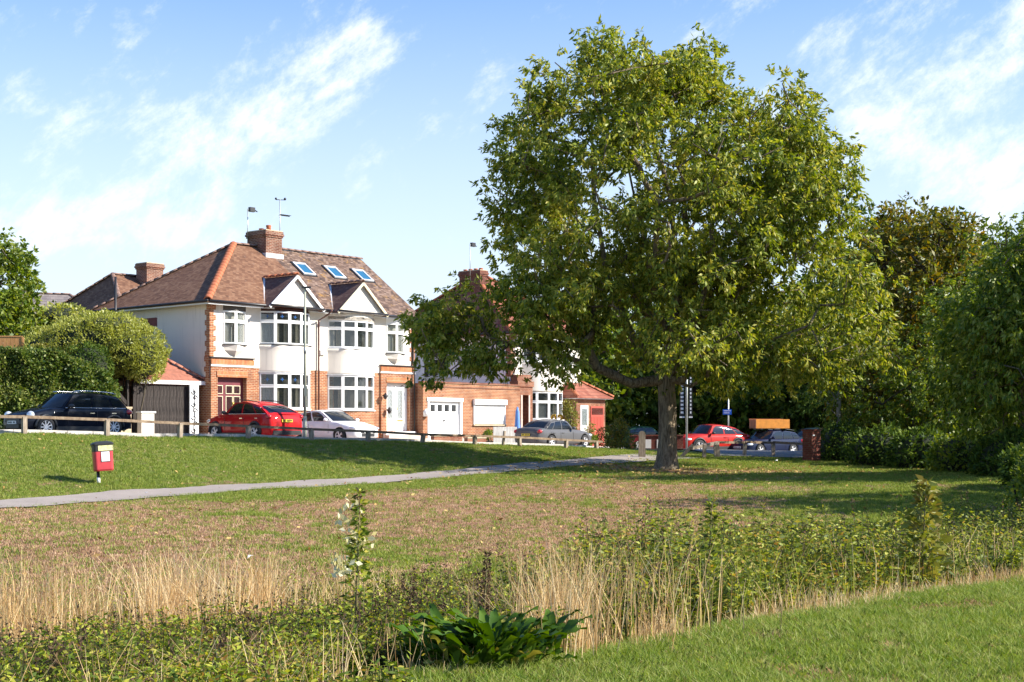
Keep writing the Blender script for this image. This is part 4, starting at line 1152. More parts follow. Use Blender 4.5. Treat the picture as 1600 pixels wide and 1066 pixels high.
# ------------------------------------------------------------------ bollard, lamp post, signs, brick pillar
def bollard():
    p = at(1003, 712, 56); z = gz(p.x, p.y)
    r = thing('timber_bollard', 'round-topped pale timber bollard where the path meets the road', 'bollard', (p.x, p.y, z))
    b = MB(); b.box(-.13, .13, -.11, .11, -.3, .92); b.build('post', M['post_wood'], r)
    b = MB(); n = 10; b.extr([(.13 * math.cos(math.pi * k / n), -.11, .921 + .12 * math.sin(math.pi * k / n)) for k in range(n + 1)], (0, .22, 0)); b.build('rounded_top', M['post_wood'], r)
    r2 = thing('red_flag', 'small red marker sticking out of the timber bollard', 'marker', (p.x - .13, p.y, z + .75))
    b = MB(); b.extr([(0, 0, .12), (0, 0, -.1), (-.2, 0, -.14), (-.12, 0, .0)], (0, .03, 0)); b.build('cloth', M['red_plastic'], r2)
bollard()
def lamp_post():
    p = at(476.5, 690, 57); z = gz(p.x, p.y)
    r = thing('lamp_post', 'slender grey-green street lamp post standing between the two bay windows', 'lamp post', (p.x, p.y, z))
    b = MB(); b.tube([(0, 0, -.2), (0, 0, 1.0)], .075, 10); b.tube([(0, 0, 1.0), (0, 0, 6.1)], [.055, .04], 10); b.build('column', M['post_green'], r)
    b = MB(); b.box(-.12, .24, -.07, .07, 6.1, 6.17); b.build('lantern', M['black'], r)
    b = MB(); b.box(-.02, .10, -.09, -.056, 1.8, 2.2); b.build('plate', M['post_green'], r)
    b = MB(); b.tube([(0, 0, 3.5), (0, 0, 3.75)], .06, 10); b.tube([(0, 0, 2.1), (0, 0, 2.2)], .065, 10); b.build('band', M['metal'], r)
lamp_post()
def banner_pole():
    p = at(1073, 705, 74); z = gz(p.x, p.y)
    r = thing('banner_pole', 'thin pale pole just right of the trunk carrying two narrow black and white banners', 'pole', (p.x, p.y, z))
    b = MB(); b.tube([(0, 0, -.3), (0, 0, 5.6)], .055, 8); b.build('pole', M['metal'], r)
    for sgn, w in ((-1, .24), (1, .17)):
        b = MB(); x0 = .12 * sgn + (-w if sgn < 0 else 0); b.box(x0, x0 + w, -.01, .01, 1.75, 4.0); bn = b.build('banner', M['ink'], r)
        for k in range(10):
            q = MB(); z0 = 1.9 + k * .2; q.box(x0 + .05, x0 + w - .05, -.016, -.0101, z0, z0 + .11); q.build('white_mark', M['white'], bn)
        q = MB(); q.box(x0 - .01, x0 + w + .01, -.02, .02, 1.68, 1.749); q.build('banner_bar', M['white'], bn)
banner_pole()
def blue_sign():
    p = at(1138, 700, 82); z = gz(p.x, p.y)
    r = thing('direction_sign', 'small blue rectangular road sign on a pale pole above the red car', 'sign', (p.x, p.y, z))
    b = MB(); b.tube([(0, 0, -.3), (0, 0, 3.9)], .045, 8); b.build('pole', M['metal'], r)
    b = MB(); b.box(-.32, .18, -.05, -.046 + .02, 2.28, 2.58); s = b.build('plate', M['blue_sign'], r)
    b = MB(); b.box(-.27, .13, -.056, -.051, 2.48, 2.51); b.box(-.27, .05, -.056, -.051, 2.36, 2.39); b.build('lettering', M['white'], s)
    b = MB(); b.box(-.06, .06, -.06, .06, .6, 1.2); b.build('sleeve', M['white'], r)
blue_sign()
def brick_pillar():
    p = at(1268, 722, 57); z = gz(p.x, p.y)
    r = thing('brick_pillar', 'square dark red brick pillar at the edge of the grass by the right-hand trees', 'pillar', (p.x, p.y, z), .62)
    b = MB(); b.box(-.25, .25, -.25, .25, -.3, 1.22); b.build('shaft', M['brick_dark2'], r)
    b = MB(); b.box(-.28, .28, -.28, .28, 1.221, 1.29); b.build('cap', M['brick_dark2'], r)
    b = MB(); b.box(-.22, -.09, -.262, -.2505, 1.02, 1.07); b.build('plate', M['white'], r)
M['brick_dark2'] = brick_mat('pillar_brick', (.22, .05, .03), (.15, .035, .025), (.16, .09, .06))
brick_pillar()
def low_wall():
    p = at(985, 706, 70); z = gz(p.x, p.y)
    r = thing('low_garden_wall', 'low dark brick wall with white recessed panels beside the bollard', 'wall', (p.x, p.y, z), .05)
    b = MB(); b.box(0, 2.6, 0, .25, -.4, .62); b.build('brickwork', M['brick_dark2'], r)
    for k in range(2): b = MB(); b.box(.28 + k * 1.02, 1.02 + k * 1.05, -.02, -.001, .02, .45); b.build('panel', M['render'], r)
    b = MB(); b.box(-.04, 2.64, -.05, .3, .621, .68); b.build('coping', M['brick_dark2'], r)
low_wall()
def front_walls():
    # low garden walls and bits on the drives, glimpsed between the rails
    for (s0, s1, d, h, mat, lab) in ((8.2, 10.1, -5.6, .38, 'brick_red', 'very low brick garden wall in front of the white car'), (10.9, 12.2, -5.2, .34, 'brick_red', 'short stub of low brick wall before the white double door')):
        p = W(s0, d); z = gz(p.x, p.y)
        r = thing('garden_wall', lab, 'wall', (p.x, p.y, z), SA)
        b = MB(); b.box(0, s1 - s0, 0, .22, -.3, h); b.build('brickwork', M[mat], r)
        b = MB(); b.box(-.02, s1 - s0 + .02, -.03, .25, h + .001, h + .06); b.build('coping', M['stone'], r)
    p = W(12.0, -3.6); z = gz(p.x, p.y)
    b = MB(); b.box(-.5, .5, -.2, .2, 0, .38); o = b.build('planter_box', M['pink_paving']); o.location = (p.x, p.y, z); o.rotation_euler = (0, 0, SA); tag(o, 'small square stone planter box between white car and garage', 'planter')
front_walls()
def blue_board():
    p = W(19.2, -1.25); z = gz(p.x, p.y)
    r = thing('folded_parasol', 'tall narrow folded blue parasol standing at the right end of the garage', 'parasol', (p.x, p.y, z), SA)
    b = MB(); b.lathe([(.03, 0), (.03, .5), (.13, .55), (.16, 1.0), (.10, 1.9), (.03, 2.15)], (0, 0, 0), 8); b.build('canopy', pm('blue_cloth', (.10, .24, .60), .7, .15), r)
    p = W(19.9, -1.9); z = gz(p.x, p.y)
    r = thing('wheelie_bin', 'dark bin with green lid beside the folded blue parasol', 'bin', (p.x, p.y, z), SA)
    b = MB(); b.hexa([(-.22, -.25, .05), (.22, -.25, .05), (.22, .25, .05), (-.22, .25, .05), (-.28, -.32, .95), (.28, -.32, .95), (.28, .3, .95), (-.28, .3, .95)]); b.build('body', M['plastic'], r)
    b = MB(); b.hexa([(-.31, -.36, .951), (.31, -.36, .951), (.31, .34, .951), (-.31, .34, .951), (-.26, -.3, 1.03), (.26, -.3, 1.03), (.26, .3, 1.06), (-.26, .3, 1.06)]); b.build('lid', pm('green_lid', (.03, .22, .10), .5, .1), r)
blue_board()
def number_balloons():
    p = at(868, 690, 76); z = gz(p.x, p.y)
    r = thing('number_balloons', 'gold foil balloons reading 02 floating over the silver car', 'balloons', (p.x, p.y, z), .15)
    for k, ch in enumerate('02'):
        fc = bpy.data.curves.new('digit', 'FONT'); fc.body = ch; fc.size = .62; fc.extrude = .05; fc.bevel_depth = .03
        tmp = bpy.data.objects.new('tmp', fc); COL.objects.link(tmp); bpy.context.view_layer.update(); me = bpy.data.meshes.new_from_object(tmp.evaluated_get(bpy.context.evaluated_depsgraph_get())); bpy.data.objects.remove(tmp); me.materials.clear()
        o = link('digit', me, r, M['gold']); o.rotation_euler = (R(90), 0, 0); o.location = (-.25 + k * .36, 0, 1.35)
    b = MB(); b.tube([(0, 0, .2), (.02, 0, 1.35)], .008, 4); b.build('string', M['white'], r)
number_balloons()
def litter():
    for x, y, Y, lab in ((393, 880, 20.3, 'scrap of white paper lying on the bare bank at left centre'), (230, 743, 34.5, 'crumpled pale litter on the grass just right of the red bin'), (1213, 727, 56, 'scrap of white litter on the lawn in front of the blue car'), (1076, 716, 56, 'small pale stone by the fallen end of the knee rail')):
        p = at(x, y, Y); z = gz(p.x, p.y)
        b = MB(); vs = [(random.uniform(-.07, .07), random.uniform(-.05, .05), random.uniform(0, .05)) for _ in range(6)]
        b.add(vs, [(0, 1, 2), (2, 3, 4), (4, 5, 0), (0, 2, 4), (1, 3, 5)]); o = b.build('litter', M['white']); o.location = (p.x, p.y, z + .03); tag(o, lab, 'litter')
litter()
def orange_fence_panel():
    p = at(-30, 552, 57.6); 
    r = thing('fence_panel', 'small bright orange-brown board panel above the hedge at the left edge', 'fence', (p.x, p.y, p.z), .12)
    for k in range(11): b = MB(); b.box(k * .145, k * .145 + .135, -.01, .01, -3, .66); b.build('board', M['orange_boards'], r)
    b = MB(); b.box(-.02, 1.62, -.03, .03, .661, .71); b.box(1.6, 1.68, -.04, .04, -3, .66); b.build('capping', M['orange_boards'], r)
orange_fence_panel()

# ------------------------------------------------------------------ cars
def car(name, label, loc, heading, col, L_=4.4, Wd=1.82, H=1.5, belt=.98, hood=.95, nose=.62, tailz=1.0, xw=.85, xrf=.25, xrr=-1.2, xrg=-2.0, wb=2.6, wx=.0, rw=.33, clad=False,
        rim=5, rimcol='alloy', roofcol=None, plate_f='plate_white', rails=False, group='parked cars', wide_roof=.78, xnose=None, seats=True, lights='wide', chrome=False, drop=.06):
    r = thing(name, label, 'car', loc, heading, group)
    pt = paint('paint_' + name + str(col), col)
    hl = L_ / 2; w2 = Wd / 2; gc = .20
    cowl = xw
    # longitudinal profile (x, top z, half width, bottom z)
    st = [(hl, nose * .86, w2 * .60, .30), (hl - .05, nose, w2 * .74, .25), (hl - .16, nose + .12, w2 * .86, .22), (hl - .38, hood - .14, w2 * .94, .2), (hl - .75, hood - .06, w2 * .985, .19), (cowl + .1, hood, w2, .18),
          (cowl - .3, belt, w2, .17), (0, belt + .0, w2, .17), (-hl * .5, belt + .02, w2, .18), (xrg + .35, belt + .03, w2 * .99, .2), (-hl + .35, tailz + .02, w2 * .96, .22), (-hl + .12, tailz - .03, w2 * .90, .26), (-hl + .03, tailz - .25, w2 * .84, .30), (-hl, tailz * .62, w2 * .78, .34)]
    st.sort(key=lambda q: -q[0])
    xs = np.array([q[0] for q in st])[::-1]
    def itp(x, k): return float(np.interp(x, xs, np.array([q[k] for q in st])[::-1]))
    X = sorted(set([round(q[0], 3) for q in st] + [round(v, 3) for v in np.linspace(-hl + .3, hl - .3, 22)]), reverse=True)
    vs, fs = [], []; 
    for x in X:
        zt, w, zb = itp(x, 1), itp(x, 2), itp(x, 3); h = zt - zb
        half = [(0, zb), (.82 * w, zb), (.955 * w, zb + .07 * h), (.985 * w, zb + .3 * h), (w, zb + .55 * h), (.985 * w, zb + .74 * h), (.94 * w, zt - .055), (.88 * w, zt - .01), (.55 * w, zt + .02), (0, zt + .03)]
        ring = [(x, y, z) for y, z in half] + [(x, -y, z) for y, z in half[-2:0:-1]]
        vs += ring
    n = 18
    for i in range(len(X) - 1):
        for k in range(n): a = i * n + k; b = i * n + (k + 1) % n; fs.append((a, b, b + n, a + n))
    fs.append(tuple(range(n))); fs.append(tuple(range((len(X) - 1) * n, len(X) * n)))
    mb = MB(); mb.add(vs, fs, True); body = mb.build('body', pt, r)
    body.data.materials.append(M['plastic'])
    wheels = [(wx + wb / 2, 1), (wx + wb / 2, -1), (wx - wb / 2, 1), (wx - wb / 2, -1)]
    cut = MB()
    for x, sg in wheels: cut.lathe([(rw * 1.16, -.24), (rw * 1.16, .24)], (x, sg * (w2 - .08), rw * 1.02), 22, 'Y', False)
    cme = cut.mesh('arch_cut'); cme.materials.append(M['plastic']); co = bpy.data.objects.new('arch_cut', cme); COL.objects.link(co)
    co.matrix_world = Matrix.Translation(Vector(loc)) @ Matrix.Rotation(heading, 4, 'Z')
    bo = body.modifiers.new('arches', 'BOOLEAN'); bo.operation = 'DIFFERENCE'; bo.object = co; bo.solver = 'EXACT'
    try: bo.material_mode = 'TRANSFER'
    except Exception: pass
    bpy.context.view_layer.update()
    dg = bpy.context.evaluated_depsgraph_get(); nm = bpy.data.meshes.new_from_object(body.evaluated_get(dg)); body.modifiers.clear()
    nm.name = 'body'; body.data = nm; bpy.data.objects.remove(co); bpy.data.meshes.remove(cme)
    # cabin shell
    wr = w2 * wide_roof; zb_ = belt - .02; zr_ = H
    def sideline(u, v, off=0):
        """u 0..1 from windscreen pillar to tail pillar, v 0..1 belt to roof; returns x, halfwidth, z"""
        xb = (cowl - .30) + ((xrg + .12) - (cowl - .30)) * u; xt = (xrf - .05) + ((xrr + .05) - (xrf - .05)) * u
        x = xb + (xt - xb) * v; y = (w2 * .90 * (1 - v) + wr * v) + .035 * math.sin(math.pi * v)
        zz = zb_ + (zr_ - .05 - .03 * (2 * u - 1) ** 2 * 1.6 - drop * max(0, u) ** 1.4 - zb_) * v
        return x, y + off, zz
    def front(t, v, off=0, rear=False):
        """t -1..1 across, v 0..1 bottom to top"""
        if not rear: xb, xt = cowl, xrf
        else: xb, xt = xrg, xrr
        sg = -1 if rear else 1
        xb2 = xb - sg * .30 * t * t if not rear else xb + .12 * t * t
        xt2 = xt - sg * .05 * t * t if not rear else xt + .05 * t * t
        x = xb2 + (xt2 - xb2) * v + off * sg; y = t * ((w2 * .90) * (1 - v) + wr * v)
        zz = zb_ + (zr_ - .05 - (drop if rear else 0) - zb_) * v - .048 * v * t * t + .02 * math.sin(math.pi * v) + off * .6
        return x, y, zz
    def grid(fn, us, vs_):
        P = [fn(u, v) for v in vs_ for u in us]; k = len(us)
        F = [(j * k + i, j * k + i + 1, (j + 1) * k + i + 1, (j + 1) * k + i) for j in range(len(vs_) - 1) for i in range(k - 1)]
        return P, F
    VV = [0, .25, .5, .75, 1]; UU = np.linspace(0, 1, 13); TT = np.linspace(-1, 1, 9)
    sh = MB()
    for sg in (1, -1):
        P, F = grid(lambda u, v: (lambda q: (q[0], sg * q[1], q[2]))(sideline(u, v)), UU, VV); sh.add(P, F, True)
    P, F = grid(lambda u, v: front(u, v), TT, VV); sh.add(P, F, True)
    P, F = grid(lambda u, v: front(u, v, 0, True), TT, VV); sh.add(P, F, True)
    shell = sh.build('cabin', pt if not roofcol else paint('roof_' + name, roofcol), r)
    def rooff(a, t):
        x0, y0, z0 = front(t, 1.0); x1, y1, z1 = front(t, 1.0, 0, True)
        x = x0 + (x1 - x0) * a; return (x, y0 * (1 - .05 * abs(2 * a - 1) ** 2), z0 + (z1 - z0) * a + .075 * math.sin(math.pi * a) + .008)
    rf = MB(); P, F = grid(lambda a, t: rooff(a, t), np.linspace(0, 1, 9), TT); rf.add(P, F, True)
    P2 = [(x, y, z - .06) for x, y, z in P]; rf.add(P2, F, True)
    rf.build('roof', pt if not roofcol else paint('roof_' + name, roofcol), r)
    # glass
    g = MB(); P, F = grid(lambda u, v: front(u, v, .012), np.linspace(-.92, .92, 9), [.05, .3, .6, .93]); g.add(P, F, True); g.build('windscreen', M['car_glass'], r)
    g = MB(); P, F = grid(lambda u, v: front(u, v, .012, True), np.linspace(-.86, .86, 9), [.10, .35, .65, .90]); g.add(P, F, True); g.build('rear_window', M['car_glass'], r)
    for sg in (1, -1):
        for u0, u1, v1 in ((.07, .40, .9), (.44, .74, .9), (.77, .96, .82)):
            def fn(u, v):
                vv = v * min(1, (u / .12) ** .5 if u < .12 else 1); x, y, z = sideline(u, .06 + (v1 - .06) * vv, .01); return x, sg * y, z
            g = MB(); P, F = grid(fn, np.linspace(u0, u1, 6), [0, .33, .66, 1]); g.add(P, F, True); g.build('side_window', M['car_glass'], r)
        if chrome:
            q = MB(); q.tube([(lambda a: (a[0], sg * a[1], a[2]))(sideline(u, .035, .012)) for u in np.linspace(.02, .97, 12)], .014, 5); q.build('belt_trim', M['chrome'], r)
        # door shut lines and handles
        for x in (cowl - .42, (cowl + xrg) / 2 - .08, xrg + .55):
            z0 = gc + .14; pts = [(x, sg * (itp(x, 2) * 1.003), z) for z in np.linspace(z0 + .1, belt - .12, 4)]; dl = MB(); dl.tube(pts, .006, 4); dl.build('door_gap', M['plastic'], r)
        for x in ((cowl + xrg) / 2 + .12, xrg + .75):
            q = MB(); q.box(x - .09, x + .09, sg * w2 * .99 - .02, sg * w2 * .99 + .02, belt - .2, belt - .165); q.build('door_handle', pt if not chrome else M['chrome'], r)
        q = MB(); q.ball((cowl - .5, sg * (w2 + .09), belt + .06), (.09, .11, .075), 10, 8); q.box(cowl - .5, cowl - .44, sg * (w2 - .12) - .06, sg * (w2 - .12) + .12, belt - .01, belt + .04); q.build('door_mirror', pt if not clad else M['plastic'], r)
        if clad:
            q = MB(); q.box(wx - wb / 2 + rw * 1.1, wx + wb / 2 - rw * 1.1, sg * (w2 - .06) - .045, sg * (w2 - .06) + .08, .18, .36); q.build('sill', M['plastic'], r)
        if rails:
            q = MB(); q.tube([(x, sg * (wr - .06), H + .045 - drop * (max(0, (xrf - x) / (xrf - xrr))) ** 1.4 - .05 * ((x - (xrf + xrr) / 2) / ((xrf - xrr) / 2)) ** 4) for x in np.linspace(xrf - .1, xrr + .05, 9)], .018, 6); q.build('roof_rail', M['chrome'] if rails == 'chrome' else M['plastic'], r)
        # lamps
        fx = hl - .22; ly = itp(fx, 2)
        if lights == 'round': q = MB(); q.ball((hl - .27, sg * (ly - .09), hood - .24), (.14, .13, .14), 14, 10); q.build('headlight', M['lamp_glass'], r)
        else: q = MB(); q.ball((hl - .30, sg * (ly - .08), hood - .27), (.26, .12, .085), 14, 10); q.build('headlight', M['lamp_glass'], r)
        q = MB(); q.ball((hl - .09, sg * (w2 * .62), .40), (.06, .10, .06), 10, 6); q.build('fog_lamp', M['lamp_glass'], r)
        q = MB(); q.ball((-hl + .16, sg * (w2 * .84), tailz - .16), (.15, .13, .10), 12, 8); q.build('tail_light', M['tail'], r)
    # bumpers, grille, plates
    q = MB(); q.box(hl - .12, hl + .005, -w2 * .45, w2 * .45, .30, .43); q.box(hl - .1, hl + .006, -w2 * .5, w2 * .5, nose - .16, nose - .03); q.build('grille', M['plastic'], r)
    q = MB(); q.box(hl - .02, hl + .03, -.26, .26, .44, .55); pl = q.build('number_plate', M[plate_f], r)
    q = MB()
    for k in range(7): 
        if k != 4: q.box(hl + .03, hl + .034, -.22 + k * .065, -.18 + k * .065, .465, .525)
    q.build('plate_letters', M['ink'], pl)
    q = MB(); q.box(-hl - .02, -hl + .10, -w2 * .74, w2 * .74, .27, .45); q.build('rear_bumper', M['plastic'] if clad else pt, r)
    zp = tailz - .38; q = MB(); q.box(-hl - .03, -hl + .06, -.26, .26, zp, zp + .115); pl = q.build('number_plate', M['plate_yellow'], r)
    q = MB()
    for k in range(7):
        if k != 4: q.box(-hl - .034, -hl - .03, -.22 + k * .065, -.18 + k * .065, zp + .03, zp + .09)
    q.build('plate_letters', M['ink'], pl)
    # wheels
    ty = MB(); ty.lathe([(rw * .66, -.1), (rw * .93, -.11), (rw, -.08), (rw, .08), (rw * .93, .11), (rw * .66, .1)], (0, 0, 0), 28, 'Y', True, False)
    ty.lathe([(rw * .66, -.02), (rw * .66, .02)], (0, 0, 0), 20, 'Y', False)
    tm = ty.mesh('wheel'); tm.materials.append(M['tyre'])
    rm = MB(); rm.lathe([(rw * .62, .09), (rw * .68, .1), (rw * .68, .07), (rw * .62, .06)], (0, 0, 0), 28, 'Y', False, False); rm.lathe([(rw * .14, .05), (rw * .14, .085)], (0, 0, 0), 12, 'Y', False)
    for k in range(rim):
        a0 = 2 * math.pi * k / rim
        for da in ((-.13, .13) if rim <= 6 else (0,)):
            a = a0 + da; c, s = math.cos(a), math.sin(a); c2, s2 = math.cos(a0 + da * 1.2), math.sin(a0 + da * 1.2)
            rm.beam((c * rw * .1, .075, s * rw * .1), (c2 * rw * .66, .082, s2 * rw * .66), rw * (.10 if rim > 6 else .085), .03, (0, 1, 0))
    rmm = rm.mesh('rim'); rmm.materials.append(M[rimcol])
    for x, sg in wheels:
        o = link('wheel', tm, r); o.location = (x, sg * (w2 - .085), rw)
        if sg < 0: o.rotation_euler = (0, 0, math.pi)
        link('rim', rmm, o)
        if clad:
            q = MB(); n_ = 14; q.tube([(x + rw * 1.17 * math.cos(math.pi * k / n_), sg * (w2 - .0), rw * 1.02 + rw * 1.17 * math.sin(math.pi * k / n_)) for k in range(n_ + 1)], .045, 6); q.build('arch_trim', M['plastic'], r)
    return r
def put(x, Y, face):
    """ground point under pixel column x at distance Y; face: heading direction vector"""
    X = (x - CX) / F_PX * Y; return (X, Y, gz(X, Y)), math.atan2(face[1], face[0])
lo, he = put(106, 50.2, (-ES.x, -ES.y))
car('dark_blue_car', 'dark navy hatchback with silver roof rails parked by the hedge at far left', lo, he, (.004, .006, .013), 4.27, 1.80, 1.56, 1.0, .98, .66, 1.02, .98, .28, -1.55, -2.03, 2.67, .06, .335, True, 9, 'alloy', None, 'plate_white', 'chrome', lights='round', chrome=True, wide_roof=.80)
lo, he = put(396, 58.8, (-.72, .69))
car('red_car', 'bright red crossover parked nose-in on the drive before the maroon door', lo, he, (.52, .012, .014), 4.5, 1.86, 1.67, 1.12, 1.10, .82, 1.16, 1.12, .38, -1.32, -2.20, 2.73, .02, .36, True, 5, 'alloy', None, 'plate_white', 'dark', chrome=True, wide_roof=.71, drop=.13)
lo, he = put(518, 62.8, (.80, -.60))
car('white_car', 'white hatchback parked nose-out in front of the right bay window', lo, he, (.78, .78, .78), 4.36, 1.82, 1.48, .96, .92, .60, 1.0, 1.10, .10, -1.35, -1.95, 2.65, .0, .325, False, 5, 'alloy', lights='wide', drop=.11)
lo, he = put(866, 72.5, (ES.x, ES.y))
car('silver_car', 'silver grey saloon parked beyond the knee rail under the left branches', lo, he, (.10, .10, .105), 4.5, 1.8, 1.45, .93, .90, .60, .98, .85, .15, -1.2, -1.85, 2.7, .05, .32, False, 5, 'alloy')
lo, he = put(1108, 79.0, (-.86, -.51))
car('red_suv', 'red crossover with dark grille parked just right of the big tree trunk', lo, he, (.42, .02, .012), 4.5, 1.85, 1.60, 1.03, 1.02, .78, 1.05, 1.0, .35, -1.3, -2.05, 2.68, .03, .37, True, 5, 'alloy', wide_roof=.73, drop=.13)
lo, he = put(1197, 79.5, (-.80, -.60))
SUB = car('blue_estate', 'dark blue estate car with a wooden box on its roof', lo, he, (.005, .011, .04), 4.5, 1.75, 1.46, .95, .92, .62, .98, .95, .2, -1.65, -2.1, 2.6, .05, .33, False, 5, 'alloy', rails='dark')
ex = Vector((math.cos(he), math.sin(he), 0)); bp = Vector(lo) + ex * -.25
def roof_box():
    r = thing('wooden_roof_box', 'orange wooden box, its shaded end coloured brown, carried on the roof of the blue estate', 'box', (bp.x, bp.y, lo[2] + 1.50), he - .45)
    b = MB(); b.box(-1.0, .95, -.5, .5, .03, .53); b.build('box', pm('orange_ply', (.70, .26, .03), .6, .15, 4), r)
    for k in range(4): q = MB(); q.box(-1.0 + k * .49, -1.0 + k * .49 + .47, -.512, -.501, .06, .49); q.build('panel', pm('shade_brown_ply', (.30, .12, .05), .7, .2, 4) if k == 0 else pm('orange_ply', (.70, .26, .03), .6, .15, 4), r)  # brown first panel paints in the shade of the box end
    b = MB(); b.box(.951, .98, -.5, .5, .03, .53); b.box(-1.02, .99, -.53, -.501, .5, .56); b.build('edge_board', pm('shade_brown_ply', (.30, .12, .05), .7, .2, 4), r)
    b = MB(); b.box(-.8, -.72, -.6, .6, -.04, .029); b.box(.6, .68, -.6, .6, -.04, .029); b.build('roof_bar', M['plastic'], r)
roof_box()
lo, he = put(1262, 86, (-.93, -.37))
car('dark_hatchback', 'dark car half hidden behind the square brick pillar', lo, he, (.012, .03, .04), 4.2, 1.75, 1.48, .95, .92, .6, .98, .95, .2, -1.4, -2.0, 2.5, .0, .32)
lo, he = put(1318, 83, (1, .05))
car('maroon_car', 'dark maroon car in the shade right of the brick pillar', lo, he, (.05, .010, .02), 4.4, 1.78, 1.5, .95, .92, .6, .98, .95, .2, -1.4, -2.0, 2.6, .0, .32)
lo, he = put(1010, 92, (.95, .3))
car('green_car', 'dark green car beyond the low garden wall left of the trunk', lo, he, (.01, .05, .03), 4.3, 1.78, 1.5, .95, .92, .6, .98, .95, .2, -1.4, -2.0, 2.6, .0, .32)
# ------------------------------------------------------------------ foliage
M['bark'] = bark_mat('grey_brown_bark', (.08, .06, .042), (.30, .24, .165))
M['bark_dark'] = bark_mat('dark_bark', (.035, .028, .022), (.11, .09, .065))
M['bark_birch'] = bark_mat('birch_bark', (.22, .2, .18), (.6, .58, .54), .7)
M['leaf_ash'] = leaf_mat('ash_leaves', [(.05, .085, .012), (.125, .18, .018), (.22, .27, .03), (.36, .38, .06), (.42, .38, .07)], .40, .5, .35)
M['leaf_dark'] = leaf_mat('dark_leaves', [(.03, .06, .012), (.055, .10, .016), (.10, .16, .025), (.17, .22, .035)], .3, .6, .15)
M['leaf_mid'] = leaf_mat('mid_leaves', [(.05, .10, .012), (.10, .16, .018), (.17, .23, .025), (.28, .31, .045)], .4, .5, .4)
M['leaf_autumn'] = leaf_mat('autumn_leaves', [(.05, .07, .012), (.09, .11, .015), (.17, .17, .02), (.24, .16, .02), (.16, .20, .03)], .38, .5, .35)
M['leaf_birch'] = leaf_mat('birch_leaves', [(.05, .10, .012), (.12, .19, .02), (.22, .28, .035), (.36, .38, .08)], .42, .45, .4)
M['leaf_hedge'] = leaf_mat('hedge_leaves', [(.03, .065, .012), (.07, .12, .018), (.15, .20, .03), (.34, .36, .12)], .3, .5, .35)
M['leaf_lime'] = leaf_mat('lime_hedge_leaves', [(.17, .20, .03), (.28, .31, .05), (.38, .40, .08), (.46, .46, .14)], .4, .45, .45)
M['leaf_weed'] = leaf_mat('weed_leaves', [(.05, .035, .018), (.06, .10, .016), (.12, .18, .02), (.25, .31, .035), (.42, .42, .06), (.28, .16, .05)], .38, .6, .15)
M['leaf_bramble'] = leaf_mat('bramble_leaves', [(.03, .045, .012), (.06, .085, .016), (.12, .17, .022), (.24, .28, .035), (.40, .42, .07), (.34, .20, .05)], .35, .55, .25)
M['straw'] = leaf_mat('dry_grass', [(.42, .26, .11), (.60, .41, .18), (.70, .51, .25), (.76, .62, .37)], .3, .6, .3)
M['seed'] = leaf_mat('dark_seedheads', [(.05, .03, .02), (.10, .06, .035), (.15, .10, .05)], .1, .8, .2)
M['leaf_dock'] = leaf_mat('dock_leaves', [(.03, .075, .008), (.06, .125, .012), (.11, .18, .02)], .3, .5, .2, True)
M['leaf_pale'] = leaf_mat('pale_leaves', [(.62, .56, .26), (.75, .70, .42), (.8, .78, .55)], .45, .8, .0)
M['leaf_yellowish'] = leaf_mat('yellowish_leaves', [(.09, .12, .02), (.18, .20, .03), (.28, .27, .05), (.2, .15, .04)], .3, .5, .3)
M['stem'] = pm('weed_stem', (.11, .09, .03), .8, .3, 9)

def unit(v):
    return v / np.maximum(np.linalg.norm(v, axis=1, keepdims=True), 1e-9)
def leaf_mesh(name, C, D, ln, wd, rng, fold=.25):
    """one 4-corner leaf per row: C base points, D directions; returns mesh"""
    n = len(C); D = unit(D)
    r = unit(rng.normal(size=(n, 3))); S = unit(np.cross(D, r)); U = np.cross(S, D)
    l = (ln * rng.uniform(.65, 1.25, n))[:, None]; w = (wd * rng.uniform(.7, 1.25, n))[:, None]
    V = np.empty((n, 4, 3))
    V[:, 0] = C; V[:, 1] = C + D * l * .45 + S * w * .5 - U * w * fold; V[:, 2] = C + D * l - U * l * .12; V[:, 3] = C + D * l * .45 - S * w * .5 - U * w * fold
    return np_mesh(name, V.reshape(-1, 3), np.arange(n * 4).reshape(-1, 4))

